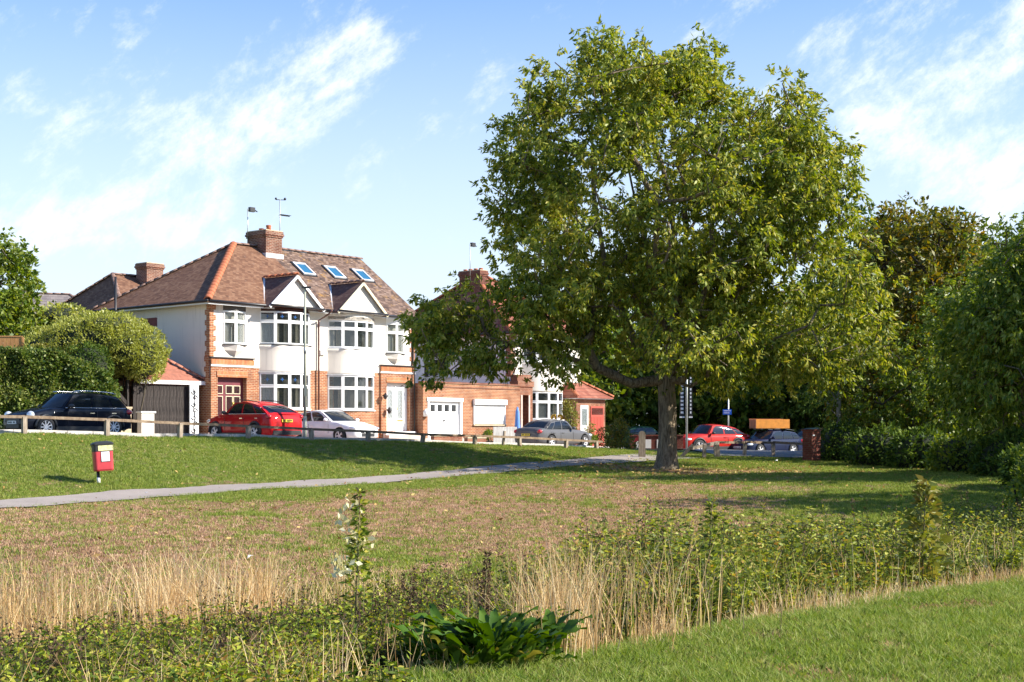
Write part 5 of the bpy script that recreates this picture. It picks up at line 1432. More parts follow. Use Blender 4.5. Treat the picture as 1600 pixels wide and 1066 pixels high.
def grow(root_pts, tips, rng, step=.9, gnarl=.12, rise=.15):
    """join every tip to the nearest limb point; returns nodes, parents"""
    nodes = [np.array(p, float) for p in root_pts]; par = [-1] + list(range(len(root_pts) - 1))
    return nodes, par
def tree(name, label, x, Y, blobs, nclu, per, ln, wd, trunk_r, fork, bark, leaf, seed, limbs=(), crad=.7, droop=.6, cat='tree', group=None, shell=.5, top=None, lean=(0, 0), gaps=0., minr=.018, voids=(), base=None):
    """blobs: (px, py, rx, ry, depth offset m, depth radius m) in photograph columns/rows at distance Y, turned into metres here"""
    rng = np.random.default_rng(seed)
    if base is None: bx = (x - CX) / F_PX * Y; b = np.array([bx, Y, gz(bx, Y)])
    else: b = np.array([base[0], base[1], gz(*base)])
    r = thing(name, label, cat, tuple(b), 0, group)
    k = Y / F_PX
    B = [np.array([(q[0] - CX) * k - b[0], q[4], (HY - q[1]) * k - b[2], q[2] * k, q[5], q[3] * k]) for q in blobs]
    vol = np.array([q[3] * q[4] * q[5] for q in B]); vol = vol ** .75; vol /= vol.sum()
    tips = []
    tries = 0
    while len(tips) < nclu and tries < nclu * 30:
        tries += 1
        q = B[rng.choice(len(B), p=vol)]
        d = rng.normal(size=3); d /= np.linalg.norm(d); rad = 1 - (rng.random() ** 1.6) * (1 - .25) * shell * 1.4
        rad = max(.12, min(1, rad)) * rng.uniform(.92, 1.04)
        p = q[:3] + d * q[3:] * rad
        if gaps:
            if noise.noise(Vector(p) * .33 + Vector((seed, 0, 0))) + .6 * noise.noise(Vector(p) * .9) < -gaps: continue
        if p[2] < .3: continue
        if any(((p[0] + b[0]) / (k * 1.0) + CX - v[0]) ** 2 / v[2] ** 2 + (HY - (p[2] + b[2]) / k - v[1]) ** 2 / v[3] ** 2 < 1 for v in voids) and rng.random() < .72: continue
        tips.append(p)
    tips = np.array(tips)
    # trunk and main limbs
    fk = np.array([lean[0], lean[1], fork], float)
    nt = 6; nodes = [np.array([0, 0, -.25])] ; par = [-1]
    for i in range(1, nt + 1):
        u = i / nt; nodes.append(np.array([fk[0] * u + .04 * math.sin(3 * u), fk[1] * u, -.25 + (fork + .25) * u])); par.append(i - 1)
    forki = nt
    for lb in limbs:
        prev = forki
        for p in lb:
            q = np.array([(p[0] - CX) * k - b[0], p[2], (HY - p[1]) * k - b[2]]); a = nodes[prev]; m = max(1, int(np.linalg.norm(q - a) / 1.1))
            for j in range(1, m + 1):
                nodes.append(a + (q - a) * j / m + rng.normal(size=3) * .06 * (j < m)); par.append(prev); prev = len(nodes) - 1
    order = np.argsort(np.linalg.norm((tips - fk) * np.array([1, 1, .8]), axis=1))
    A = np.array(nodes); cnt = len(A); buf = np.zeros((cnt + nclu * 14, 3)); buf[:cnt] = A
    for ti in order:
        p = tips[ti]; dv = buf[forki:cnt] - p; dist = np.linalg.norm(dv, axis=1)
        # prefer joining to points nearer the fork than the tip
        pen = np.maximum(0, np.linalg.norm(buf[forki:cnt] - fk, axis=1) - np.linalg.norm(p - fk) + .3) * .8
        j = int(np.argmin(dist + pen)) + forki; a = buf[j].copy(); L_ = np.linalg.norm(p - a); m = min(8, max(1, int(L_ / .8))); prev = j
        for i in range(1, m + 1):
            u = i / m; q = a + (p - a) * u; q = q + np.array([0, 0, .10 * L_ * math.sin(math.pi * u)]) + rng.normal(size=3) * .07 * L_ / m * (i < m)
            buf[cnt] = q; par.append(prev); prev = cnt; cnt += 1
            if cnt >= len(buf) - 12: break
        if cnt >= len(buf) - 12: break
    P = buf[:cnt]
    ch = np.zeros(cnt); w = np.zeros(cnt); kids = [[] for _ in range(cnt)]
    for i in range(1, cnt): kids[par[i]].append(i)
    for i in range(cnt - 1, -1, -1):
        if not kids[i]: w[i] += 1.0
        if par[i] >= 0: w[par[i]] += w[i]
    rad = trunk_r * (w / w[1]) ** .44; rad = np.maximum(rad, minr)
    tr, br = MB(), MB()
    # trunk with a flared, ridged foot
    ns = 22; vs = []; fs = []; hs = [-.25, 0, .12, .3, .6, 1.0, 1.6, 2.2, fork * .85, fork]
    hs = [h for h in hs if h <= fork]
    for h in hs:
        u = max(0, h) / fork; fl = 1 + .55 * math.exp(-max(h, 0) / .28)
        c = np.array([fk[0] * u + .04 * math.sin(3 * u), fk[1] * u])
        for s in range(ns):
            t = 2 * math.pi * s / ns; rr_ = trunk_r * fl * (1 - .12 * u) * (1 + .05 * math.sin(5 * t + 1 + h) + .03 * math.sin(9 * t + 2 * h) + .12 * math.exp(-max(h, 0) / .25) * math.sin(4 * t + seed))
            vs.append((c[0] + rr_ * math.cos(t), c[1] + rr_ * math.sin(t), h))
    for j in range(len(hs) - 1):
        for s in range(ns): a = j * ns + s; c = j * ns + (s + 1) % ns; fs.append((a, c, c + ns, a + ns))
    tr.add(vs, fs, True)
    done = set()
    for i in range(forki, cnt):
        if i == forki: starts = kids[i]
        else: starts = kids[i] if (len(kids[i]) != 1 or i == forki) else []
        for s in starts:
            chain = [i, s]
            while len(kids[chain[-1]]) == 1: chain.append(kids[chain[-1]][0])
            rs = [rad[c] for c in chain]; rs[0] = min(rad[i], rad[s] * 1.25)
            R0 = rs[0]; (tr if R0 > trunk_r * .22 else br).tube([P[c] for c in chain], rs, 8 if R0 > .12 else (5 if R0 > .04 else 3), False)
    tr.build('trunk', bark, r)
    if br.v: br.build('branches', bark, r)['kind'] = 'stuff'
    # sprays: each tip carries several twig ends, each twig end a whorl of hanging leaves
    sub_ = 9 if per > 120 else 8; per2 = max(5, per // sub_)
    T = np.repeat(tips, sub_, 0)
    S_ = T + np.clip(rng.normal(size=(len(T), 3)), -1.5, 1.5) * crad * .62 * np.array([1, 1, .8])
    so = unit(S_ - T)
    S2 = np.repeat(S_, per2, 0); n = len(S2); C = S2 + rng.normal(size=(n, 3)) * ln * .27
    cen = np.array([0, 0, np.median(tips[:, 2])]); out = unit(C - cen)
    D = rng.normal(size=(n, 3)) * .62 + out * .25 + np.repeat(so, per2, 0) * .5 + np.array([0, 0, -droop])
    me = leaf_mesh('crown', C, D, ln, wd, rng); me.materials.append(leaf)
    link('crown', me, r)
    return r

# the big tree
BIG = [(935, 209, 152.64, 130, -0.9, 5.2), (1105, 209, 152.64, 120, -0.4, 5.5), (1020, 319, 253.44, 150, -0.9, 5.6), (1150, 350, 181.44, 190, -1.4, 5.6), (905, 408, 144.0, 150, -0.9, 5.5), (770, 513, 134.4, 62, -1.2, 3.6), (760, 528, 124.8, 50, -2.1, 2.5), (720, 520, 86.39999999999999, 50, -1.4, 2.2), (840, 540, 86.39999999999999, 45, -1.6, 3), (1050, 468, 288.0, 120, -0.9, 5.6), (1265, 448, 134.4, 110, -0.9, 5.0), (1255, 274, 71.03999999999999, 70, -0.9, 3), (1320, 548, 81.6, 60, -0.9, 3.6), (1150, 563, 182.4, 50, -1.9, 5), (820, 294, 56.64, 110, -0.9, 3), (700, 553, 57.599999999999994, 45, -1.1, 2.2), (1130, 137, 85.44, 50, -0.6, 3.5), (905, 132, 75.84, 50, -0.9, 3.5), (850, 568, 105.6, 35, -1.7, 2.5), (868, 157, 46.08, 45, -0.9, 3), (1000, 142, 96.0, 40, -0.9, 3.6), (1190, 192, 59.519999999999996, 50, -0.6, 3), (800, 326, 38.4, 50, -0.9, 2.2), (760, 470, 95, 45, -1.2, 2.6), (860, 500, 90, 60, -1.2, 3), (690, 500, 55, 35, -1.0, 1.8), (1080, 135, 60, 50, -0.9, 3), (1010, 230, 60, 70, -0.9, 3)]
tree('ash_tree', 'very large spreading green tree with thick single trunk on the lawn', 1041, 50, BIG, 1540, 118, .21, .078, .33, 3.15, M['bark'], M['leaf_ash'], 11,
     limbs=[[(985, 600, -.4), (930, 575, -.8), (880, 560, -1.2), (820, 545, -1.5), (760, 530, -1.5)], [(1015, 560, .5), (985, 510, .8), (950, 420, 1.0), (930, 300, .8), (925, 180, .5)], [(1050, 540, 0), (1060, 440, 0), (1050, 320, -.2), (1010, 190, 0), (1000, 110, 0)],
            [(1075, 545, -.5), (1100, 440, -1.0), (1110, 300, -.8), (1130, 170, 0)], [(1075, 605, -.6), (1120, 575, -1.0), (1190, 540, -1.6), (1270, 520, -1.8)], [(1060, 580, 1.2), (1120, 480, 2.2), (1190, 360, 2.2), (1230, 270, 1.5)]],
     crad=.54, droop=.75, shell=.70, gaps=-.03, minr=.024, voids=[(1020, 245, 24, 60), (1042, 350, 20, 36), (960, 300, 16, 26)])

# trees along the right
tree('dark_tree', 'tall dense tree with brownish autumn leaves right of the big tree', 1425, 63, [(1430, 430, 100, 110, 0, 3.6), (1400, 560, 130, 90, -.5, 4), (1490, 400, 60, 75, .5, 2.5), (1390, 370, 40, 50, 0, 2), (1450, 640, 130, 60, -.6, 3.5)], 420, 75, .26, .13, .3, 3.2, M['bark_dark'], M['leaf_autumn'], 21, crad=.75, droop=.3, shell=.55, group='trees at the right edge of the green')
tree('dark_tree', 'dark evergreen-looking tree filling the gap behind the brick pillar', 1345, 92, [(1345, 480, 75, 150, 0, 4), (1320, 600, 110, 75, 0, 4), (1400, 560, 90, 130, 0, 4), (1350, 350, 22, 30, 0, 2)], 330, 75, .32, .16, .3, 3.4, M['bark_dark'], M['leaf_dark'], 22, crad=.95, droop=.3, group='trees at the right edge of the green')
tree('weeping_tree', 'bright green loose tree with hanging sprays at the right edge', 1600, 43.0, [(1600, 520, 110, 110, 0, 3.4), (1560, 620, 85, 80, -.5, 3), (1580, 430, 70, 85, 0, 3), (1640, 400, 70, 110, 0, 3), (1640, 640, 90, 90, 0, 3), (1545, 490, 60, 60, -.3, 2.2), (1545, 390, 55, 55, 0, 2.4), (1610, 355, 60, 50, 0, 2.4)], 520, 80, .20, .07, .2, 3.4, M['bark'], M['leaf_birch'], 23,
     limbs=[[(1580, 560, -.4), (1540, 530, -.8)], [(1570, 600, -.6), (1500, 620, -1.0)], [(1600, 480, 0), (1600, 380, 0)]], crad=.7, droop=.8, shell=.5, gaps=-.06, group='trees at the right edge of the green')
tree('weeping_tree', 'green feathery tree between the autumn tree and the right edge', 1500, 57, [(1510, 520, 75, 95, 0, 3), (1470, 620, 110, 75, 0, 3.4), (1530, 430, 45, 60, 0, 2.2), (1560, 660, 80, 60, 0, 3)], 300, 80, .19, .08, .2, 3.0, M['bark_dark'], M['leaf_mid'], 24, crad=.75, droop=.5, gaps=-.06, group='trees at the right edge of the green')
tree('dark_tree', 'deep shaded tree at far right behind the weeping one', 1640, 66, [(1640, 480, 110, 130, 0, 4), (1560, 590, 100, 100, 0, 4), (1680, 620, 120, 90, 0, 4)], 260, 75, .3, .15, .3, 3.0, M['bark_dark'], M['leaf_dark'], 25, crad=.9, droop=.3, group='trees at the right edge of the green')
tree('birch_tree', 'slender pale-barked birch beside the brick pillar', 1309, 62, [(1300, 580, 50, 55, 0, 1.8), (1330, 630, 45, 28, 0, 1.5), (1310, 500, 30, 45, 0, 1.4)], 90, 60, .16, .08, .10, 4.2, M['bark_birch'], M['leaf_birch'], 26, crad=.6, droop=.6, group='trees at the right edge of the green')
# beyond the right edge of the picture: the rest of the row, whose shade lies across the lawn
for i, (bx, by, h) in enumerate([(20.5, 41, 10.5), (17.5, 31, 8.2), (14.8, 23.5, 5.0)]):
    k = by / F_PX; px = CX + bx / k; pz = lambda z: HY - z / k
    tree('dark_tree', ['broad tree of the row just beyond the right edge', 'smaller round tree nearer the camera beyond the right edge', 'bushy low tree nearest the camera beyond the right edge'][i], px, by,
         [(px, pz(h * .62 - 1.6), 3.6 / k, h * .36 / k, 0, 3.4), (px + 1.6 / k, pz(h * .45 - 1.6), 2.6 / k, h * .28 / k, 1, 2.6), (px - 1.4 / k, pz(h * .5 - 1.6), 2.2 / k, h * .25 / k, -1, 2.4)], 170, 60, .3, .16, .22, h * .25, M['bark_dark'], M['leaf_mid'], 31 + i, crad=.85, droop=.3, group='trees at the right edge of the green')
# background wood, tree by tree
BG = [(925, 98, 560, 70, 95, 'leaf_mid'), (985, 108, 530, 80, 130, 'leaf_dark'), (1050, 100, 560, 75, 110, 'leaf_dark'), (1115, 112, 540, 85, 130, 'leaf_dark'), (1175, 100, 575, 70, 95, 'leaf_mid'), (1235, 110, 550, 80, 120, 'leaf_dark'), (1290, 98, 560, 70, 110, 'leaf_dark'), (1360, 112, 520, 90, 150, 'leaf_dark'),
      (1450, 115, 500, 95, 160, 'leaf_dark'), (1560, 105, 520, 95, 150, 'leaf_dark'), (880, 118, 600, 60, 70, 'leaf_dark')]
BG += [(-150, 90, 560, 80, 100, 'leaf_mid'), (-290, 96, 550, 90, 120, 'leaf_dark'), (-430, 84, 560, 80, 110, 'leaf_mid'), (1720, 92, 520, 90, 150, 'leaf_dark'), (1860, 84, 540, 90, 130, 'leaf_dark')]
for i, (px, Y, py, rx, ry, lm) in enumerate(BG):
    lab = ['pale green leafy tree beside the red-roofed annex', 'dark tree standing behind the timber bollard', 'dark tree behind the trunk of the big tree', 'dark tree behind the banner pole and red car', 'lighter green bushy tree behind the blue road sign', 'dark tree behind the wooden roof box', 'dark tree behind the dark hatchback',
           'dark tall tree behind the slender birch', 'dark tree deep behind the autumn-leaved tree', 'dark tree deep behind the right-edge trees', 'small dark tree behind the right end of the white house', 'garden tree beyond the left edge, nearest the hedge', 'dark garden tree further beyond the left edge', 'farthest garden tree out of frame at left', 'dark tree out of frame at right behind the row', 'farthest dark tree out of frame at right'][i]
    tree('background_tree', lab, px, Y, [(px, py, rx, ry, 0, 5), (px - rx * .4, py + ry * .6, rx * .7, ry * .5, -1, 4), (px + rx * .5, py + ry * .65, rx * .7, ry * .5, 0, 4)], 120, 70, .5, .28, .35, 3, M['bark_dark'], M[lm], 50 + i, crad=1.5, droop=.25, group='trees behind the road', minr=.05)

# shrubs and hedges: leaves over a dark twiggy heart
def shrub(name, label, px, Y, blobs, n, ln, wd, leaf, seed, cat='shrub', group=None, stems=10, heart=True, jit=.10, up=.1, base=None, fringe=.0):
    rng = np.random.default_rng(seed); k = Y / F_PX
    bx = (px - CX) * k; b = np.array([bx, Y, gz(bx, Y)])
    r = thing(name, label, cat, tuple(b), 0, group)
    B = [np.array([(q[0] - CX) * k - b[0], q[4], (HY - q[1]) * k - b[2], q[2] * k, q[5], q[3] * k]) for q in blobs]
    area = np.array([(q[3] * q[4] + q[3] * q[5] + q[4] * q[5]) for q in B]); area /= area.sum()
    idx = rng.choice(len(B), n, p=area); Q = np.array(B)[idx]
    d = unit(rng.normal(size=(n, 3))); lump = np.array([noise.noise(Vector(v * 2.6) + Vector((seed, i_ * 3.1, 0))) for v, i_ in zip(d, idx)])
    rad = (1 + .10 * lump) * (1 - np.abs(rng.normal(size=n)) * jit + fringe * rng.random(n) ** 3)
    C = Q[:, :3] + d * Q[:, 3:] * rad[:, None]
    C += np.array([[noise.noise(Vector(c) * 1.9), noise.noise(Vector(c) * 1.9 + Vector((7, 0, 0))), noise.noise(Vector(c) * 1.9 + Vector((0, 7, 0)))] for c in C]) * .22
    keep = C[:, 2] > -.15; C, d = C[keep], d[keep]
    D = d * .6 + rng.normal(size=C.shape) * .7 + np.array([0, 0, up])
    me = leaf_mesh('foliage', C, D, ln, wd, rng); me.materials.append(leaf); link('foliage', me, r)
    tw = MB()
    for i in range(stems):
        q = B[i % len(B)]; t = rng.uniform(-.6, .6, 2); e = (q[0] + t[0] * q[3], q[1] + t[1] * q[4], q[2] + q[5] * rng.uniform(-.1, .6)); s = (e[0] * .7, e[1] * .7, -.2)
        tw.tube([s, ((s[0] + e[0]) / 2 + .1, (s[1] + e[1]) / 2, (s[2] + e[2]) / 2), e], [.05, .035, .015], 5, False)
    tw.build('stems', M['bark_dark'], r)
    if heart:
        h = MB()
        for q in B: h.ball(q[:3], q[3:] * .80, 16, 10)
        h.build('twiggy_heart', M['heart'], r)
    return r
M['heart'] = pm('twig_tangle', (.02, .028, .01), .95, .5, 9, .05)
tree('garden_tree', 'leafy dark green tree at the left edge above the hedges', 5, 66, [(-5, 430, 48, 62, 0, 2.6), (10, 510, 60, 45, -.2, 2.6), (-40, 500, 60, 80, 0, 3), (45, 475, 22, 22, 0, 1), (20, 560, 55, 30, 0, 2)], 230, 80, .24, .13, .18, 2.4, M['bark_dark'], M['leaf_mid'], 71, crad=.6, droop=.3)
shrub('golden_hedge', 'yellow-green hedge top at the back left between tree and domed hedge', 95, 70, [(95, 500, 50, 24, 0, 2), (70, 530, 50, 40, 0, 2), (130, 520, 30, 26, 0, 2)], 5000, .18, .10, M['leaf_lime'], 72, 'hedge')
shrub('domed_hedge', 'big pale green clipped dome-shaped bush against the side wall', 150, 59.5, [(150, 540, 88, 46, 0, 2.2), (95, 560, 72, 48, 0, 2.2), (205, 548, 53, 42, 0, 2.0), (224, 562, 34, 33, 0, 1.6), (55, 580, 40, 50, .3, 2), (110, 585, 62, 40, -.2, 2), (170, 515, 60, 25, 0, 1.8)], 52000, .12, .055, M['leaf_lime'], 73, 'hedge', jit=.04, fringe=.03, up=.5)
shrub('topiary_bush', 'small rounded golden bush peeping over the dark hedge', 69, 57.5, [(69, 556, 26, 18, 0, .9)], 4500, .08, .045, M['leaf_yellowish'], 74, 'bush', jit=.05)
shrub('ivy_bush', 'dark green bush between the domed bush and the hedge', 140, 57.2, [(140, 570, 35, 34, 0, 1.0), (125, 600, 50, 40, 0, 1.2), (150, 606, 20, 28, 0, .9)], 12000, .10, .06, M['leaf_dark'], 75, 'bush', jit=.07)
def long_hedge():
    rng = np.random.default_rng(76)
    p0, p1 = at(-60, 680, 53.5), at(182, 680, 56.3); b = Vector((p1.x, p1.y, gz(p1.x, p1.y)))
    r = thing('front_hedge', 'long mottled green hedge standing behind the dark blue car', 'hedge', tuple(b))
    n = 30000; u = rng.random(n); ax = np.array(p0)[:2] + (np.array(p1) - np.array(p0))[None, :2] * u[:, None]
    nrm = np.array([-(p1.y - p0.y), p1.x - p0.x]); nrm /= np.linalg.norm(nrm)
    topz = np.interp(u * 242 - 60, [-60, 0, 60, 110, 150, 182], [556, 556, 553, 562, 580, 622])
    top = (HY - topz) / F_PX * 55
    on_top = rng.random(n) < .25; z = np.where(on_top, top, -.3 + (top + .3) * rng.random(n)); side = np.where(on_top, rng.uniform(-.7, .7, n), np.where(rng.random(n) < .85, -.7, .7))
    C = np.stack([ax[:, 0] + nrm[0] * side, ax[:, 1] + nrm[1] * side, z], 1)
    C += np.array([[noise.noise(Vector(c) * 1.4), noise.noise(Vector(c) * 1.4 + Vector((7, 0, 0))), noise.noise(Vector(c) * 1.4 + Vector((0, 7, 0)))] for c in C]) * .35 + rng.normal(size=(n, 3)) * .05
    D = rng.normal(size=(n, 3)) * .7 + np.array([.1, -.5, .15])
    me = leaf_mesh('foliage', C - np.array(b), D, .15, .085, rng); me.materials.append(M['leaf_hedge']); link('foliage', me, r)
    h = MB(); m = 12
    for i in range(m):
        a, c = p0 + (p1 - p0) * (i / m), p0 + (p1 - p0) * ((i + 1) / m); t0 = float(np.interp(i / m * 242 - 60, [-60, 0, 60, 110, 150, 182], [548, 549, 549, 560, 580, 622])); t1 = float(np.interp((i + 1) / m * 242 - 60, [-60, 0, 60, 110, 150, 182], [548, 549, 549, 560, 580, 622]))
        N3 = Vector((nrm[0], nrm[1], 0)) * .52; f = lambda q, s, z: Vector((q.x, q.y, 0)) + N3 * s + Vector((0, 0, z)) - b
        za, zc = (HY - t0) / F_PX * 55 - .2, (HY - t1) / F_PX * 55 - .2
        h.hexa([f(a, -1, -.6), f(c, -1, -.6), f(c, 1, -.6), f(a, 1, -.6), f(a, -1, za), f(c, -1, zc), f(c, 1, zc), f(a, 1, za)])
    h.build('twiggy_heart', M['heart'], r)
long_hedge()
# understorey on the right
US = [(1315, 58, 700, 40, 40, 'leaf_dark', 'low dark bush right behind the brick pillar'), (1375, 53, 705, 50, 38, 'leaf_dark', 'low dark bush under the autumn-leaved tree'), (1440, 50, 710, 50, 40, 'leaf_dark', 'dark shrub in deep shade at right centre'),
      (1505, 46, 715, 50, 38, 'leaf_mid', 'green shrub at the foot of the feathery tree'), (1575, 42, 720, 50, 42, 'leaf_dark', 'dark bush under the weeping tree at right'), (1620, 36, 740, 40, 45, 'leaf_dark', 'dark bush cut by the right edge')]
for i, (px, Y, py, rx, ry, lm, lab) in enumerate(US):
    shrub('understorey_bush', lab, px, Y, [(px, py, rx, ry, 0, 1.6), (px + rx * .5, py + 12, rx * .8, ry * .6, .3, 1.4)], 5200, .16, .09, M[lm], 80 + i, 'bush', 'bushes under the right-hand trees', jit=.15, fringe=.12)
shrub('hanging_shrub', 'loose dark-leaved shrub leaning in over the lawn at the right edge', 1605, 27, [(1600, 790, 28, 60, 0, .6), (1615, 740, 30, 50, 0, .6)], 2600, .09, .045, M['leaf_mid'], 90, 'shrub', jit=.25, heart=False, fringe=.3)
# by the second house
shrub('planter_shrub', 'reddish brown and green shrubs left of the timber bollard', 962, 66, [(955, 690, 22, 22, 0, .8), (975, 697, 20, 18, 0, .8), (968, 672, 12, 16, 0, .5)], 3600, .11, .05, M['leaf_autumn'], 91, 'shrub', jit=.2, heart=False, fringe=.3)
shrub('garden_shrub', 'yellowish climbing shrub beside the white bay of the second house', 895, 76, [(893, 655, 8, 25, 0, .5), (886, 640, 6, 14, 0, .4), (922, 676, 8, 14, 0, .4)], 1200, .12, .07, M['leaf_yellowish'], 92, 'shrub', jit=.25, heart=False, fringe=.3)
shrub('garden_shrub', 'small green bush under the white roller shutter', 762, 69, [(762, 680, 8, 9, 0, .35), (752, 688, 6, 8, 0, .3)], 700, .11, .05, M['leaf_mid'], 93, 'shrub', jit=.2, heart=False)
shrub('garden_shrub', 'low green clump before the red garage door of the annex', 925, 76, [(918, 688, 18, 8, 0, .8)], 1400, .12, .06, M['leaf_mid'], 94, 'shrub', jit=.2, heart=False)

# ------------------------------------------------------------------ rough growth in the ditch
def sample_band(n, q0, q1, X0, X1, rng):
    q = rng.uniform(q0, q1, n); X = rng.uniform(X0, X1, n); Y = X + 9.7 + q / .7071; return X, Y, q
def in_view(X, Y, pad=60):
    px = CX + X / np.maximum(Y, .1) * F_PX; return (px > -pad) & (px < 1600 + pad) & (Y > 5)
def blades(name, X, Y, h, w, mat, rng, lean=.25, curve=.25, seg=3):
    n = len(X); Z = ground(X, Y) - .02; a = rng.uniform(0, 2 * math.pi, n); dx, dy = np.cos(a), np.sin(a)
    l1 = rng.normal(size=n) * lean * h; l2 = l1 + np.abs(rng.normal(size=n)) * curve * h
    fa = rng.normal(size=n) * .6; sx, sy = np.cos(fa), np.sin(fa)            # ribbon faces roughly any way
    V = np.empty((n, (seg + 1) * 2, 3))
    for i in range(seg + 1):
        u = i / seg; off = l1 * u + (l2 - l1) * u * u; ww = w * (1 - .75 * u) * .5
        for s, sg in ((0, -1), (1, 1)):
            V[:, i * 2 + s] = np.stack([X + dx * off + sx * ww * sg, Y + dy * off + sy * ww * sg, Z + h * u * (1 - .12 * u)], 1)
    F = []
    for i in range(seg): F.append([i * 2, i * 2 + 1, i * 2 + 3, i * 2 + 2])
    F = (np.arange(n)[:, None, None] * (seg + 1) * 2 + np.array(F)[None]).reshape(-1, 4)
    me = np_mesh(name, V.reshape(-1, 3), F); me.materials.append(mat); return link(name, me)
def patchy(X, Y, sc, thr, off=0):
    v = np.array([noise.noise(Vector((x * sc + off, y * sc, off))) for x, y in zip(X, Y)]); return v > thr

def rough_growth():
    rng = np.random.default_rng(101)
    # straw on the far bank (left) and along the near lip (right)
    X, Y, q = sample_band(6200, 4.6, 8.2, -9, 0.3, rng); m = in_view(X, Y) & patchy(X, Y, 1.0, -.22, 3) ; X, Y, q = X[m], Y[m], q[m]
    cl = np.array([noise.noise(Vector((x * .9, y * .9, 5))) for x, y in zip(X, Y)])
    fall = np.clip((8.2 - q) / 2.2, .2, 1) * np.where(X > -1.2, .5, np.where(X < -2, 1.15, .8))
    h = (.50 + 1.1 * np.clip(cl + .05, 0, 1) + .12 * rng.random(len(X))) * fall
    tag(blades('dry_grass', X, Y, h * rng.uniform(.4, 1.15, len(X)), .0095, M['straw'], rng, .22, .35), 'tall dry straw-coloured grass standing along the far bank at left', 'dry grass', kind='stuff')
    X, Y, q = sample_band(21000, -.25, 2.0, -2.2, 10, rng); m = in_view(X, Y) & (rng.random(len(X)) < np.clip(1.25 - q * .5, .12, 1) * np.where(X < .9, .24, 1)) & (patchy(X, Y, 1.0, -.35, 8)); X, Y, q = X[m], Y[m], q[m]
    cl = np.array([noise.noise(Vector((x * 1.3, y * 1.3, 9))) for x, y in zip(X, Y)])
    h = (.17 + .26 * np.clip(cl + .1, 0, 1) + np.where(q > .8, .2, 0) * rng.random(len(X)) + .2 * smooth(.3, -.6, X)) * np.clip((q + .4) / .6, .3, 1)
    tag(blades('dry_grass', X, Y, h * rng.uniform(.5, 1.2, len(X)), .007, M['straw'], rng, .22, .3), 'fringe of dry straw-coloured grass along the mown lawn edge at right', 'dry grass', kind='stuff')
    X, Y, q = sample_band(4200, -.8, 3.6, -6, -.2, rng); m = in_view(X, Y, 150) & patchy(X, Y, 1.1, .0, 14) & (np.hypot(X + .12, Y - 8.9) > 1.15); X, Y, q = X[m], Y[m], q[m]
    tag(blades('dry_grass', X, Y, rng.uniform(.15, .62, len(X)), .006, M['straw'], rng, .35, .4), 'dead straw stalks leaning among the weeds at lower left', 'dry grass', kind='stuff')
    # narrow standing clumps on the far bank, and green blades among the weeds
    XX, YY = [], []
    for px_, w_, n_ in ((18, .22, 130), (95, .2, 70), (150, .25, 80), (235, .22, 150), (275, .16, 170), (330, .22, 90), (408, .12, 130), (425, .2, 110), (60, .5, 120), (310, .6, 160)):
        YY.append(rng.normal(13.9 + px_ * .004, .3, n_)); XX.append((px_ - CX) / F_PX * YY[-1] + rng.normal(0, w_ * .6, n_))
    X, Y = np.concatenate(XX), np.concatenate(YY)
    tag(blades('tall_straw', X, Y, rng.uniform(.45, 1.12, len(X)), .010, M['straw'], rng, .16, .22), 'narrow tall clumps of pale straw standing above the left weeds', 'dry grass', kind='stuff')
    X, Y, q = sample_band(8200, .2, 5.0, -7, 11.5, rng); m = in_view(X, Y, 100) & (np.hypot(X + .12, Y - 8.9) > 1.1); X, Y, q = X[m], Y[m], q[m]
    h = np.interp(X, [-4, -.5, .5, 1.4, 3, 8], [.55, .6, .85, 1.15, .95, .85]) * rng.uniform(.5, 1.2, len(X)) * (.5 + .5 * smooth(0, 1.8, q))
    tag(blades('green_blades', X, Y, h, .011, M['leaf_bramble'], rng, .16, .3), 'long green grass blades growing up through the ditch weeds', 'long grass', kind='stuff')
    X, Y, q = sample_band(3400, .3, 4.4, -.4, 12, rng); m = in_view(X, Y, 200) & patchy(X, Y, 1.2, -.05, 44); X, Y, q = X[m], Y[m], q[m]
    tag(blades('dry_grass', X, Y, rng.uniform(.35, 1.1, len(X)) * (.6 + .4 * smooth(0, 2, q)), .009, M['straw'], rng, .22, .3), 'dead straw stalks standing in patches through the right-hand weeds', 'dry grass', kind='stuff')
    # clumps of long straw by the big-leaved plant
    cx, cy = (872 - CX) / F_PX * 10.3, 10.3
    X = np.concatenate([rng.normal(cx, .16, 420), rng.normal(cx - .3, .35, 260), rng.normal(cx + .7, .3, 160)]); Y = np.concatenate([rng.normal(cy + .3, .35, 420), rng.normal(cy + 1.3, .45, 260), rng.normal(cy + 1.1, .35, 160)])
    tag(blades('tall_straw', X, Y, rng.uniform(.45, 1.0, len(X)), .007, M['straw'], rng, .14, .3), 'dense clump of long dry straw just right of the big-leaved plant', 'dry grass', kind='stuff')
    # leafy weeds: many stems, each with leaves up its length
    def weeds(name, lab, n, q0, q1, X0, X1, hfun, leafsize, per, mat, sd, seeds=.0, stemmat='stem'):
        rg = np.random.default_rng(sd)
        X, Y, q = sample_band(n, q0, q1, X0, X1, rg); m = in_view(X, Y, 330) & (hfun(X, Y, q) > .02); X, Y, q = X[m], Y[m], q[m]; k = len(X)
        h = hfun(X, Y, q) * rg.uniform(.6, 1.12, k); Z = ground(X, Y)
        lean = rg.normal(size=(k, 2)) * .16 * h[:, None]
        # leaves
        u = rg.uniform(.12, 1, (k, per)) ** .75
        bx = X[:, None] + lean[:, :1] * u; by = Y[:, None] + lean[:, 1:] * u; bz = Z[:, None] + h[:, None] * u
        C = np.stack([bx, by, bz], -1).reshape(-1, 3) + rg.normal(size=(k * per, 3)) * .035
        a = rg.uniform(0, 2 * math.pi, k * per); D = np.stack([np.cos(a), np.sin(a), rg.uniform(-.5, .7, k * per)], 1)
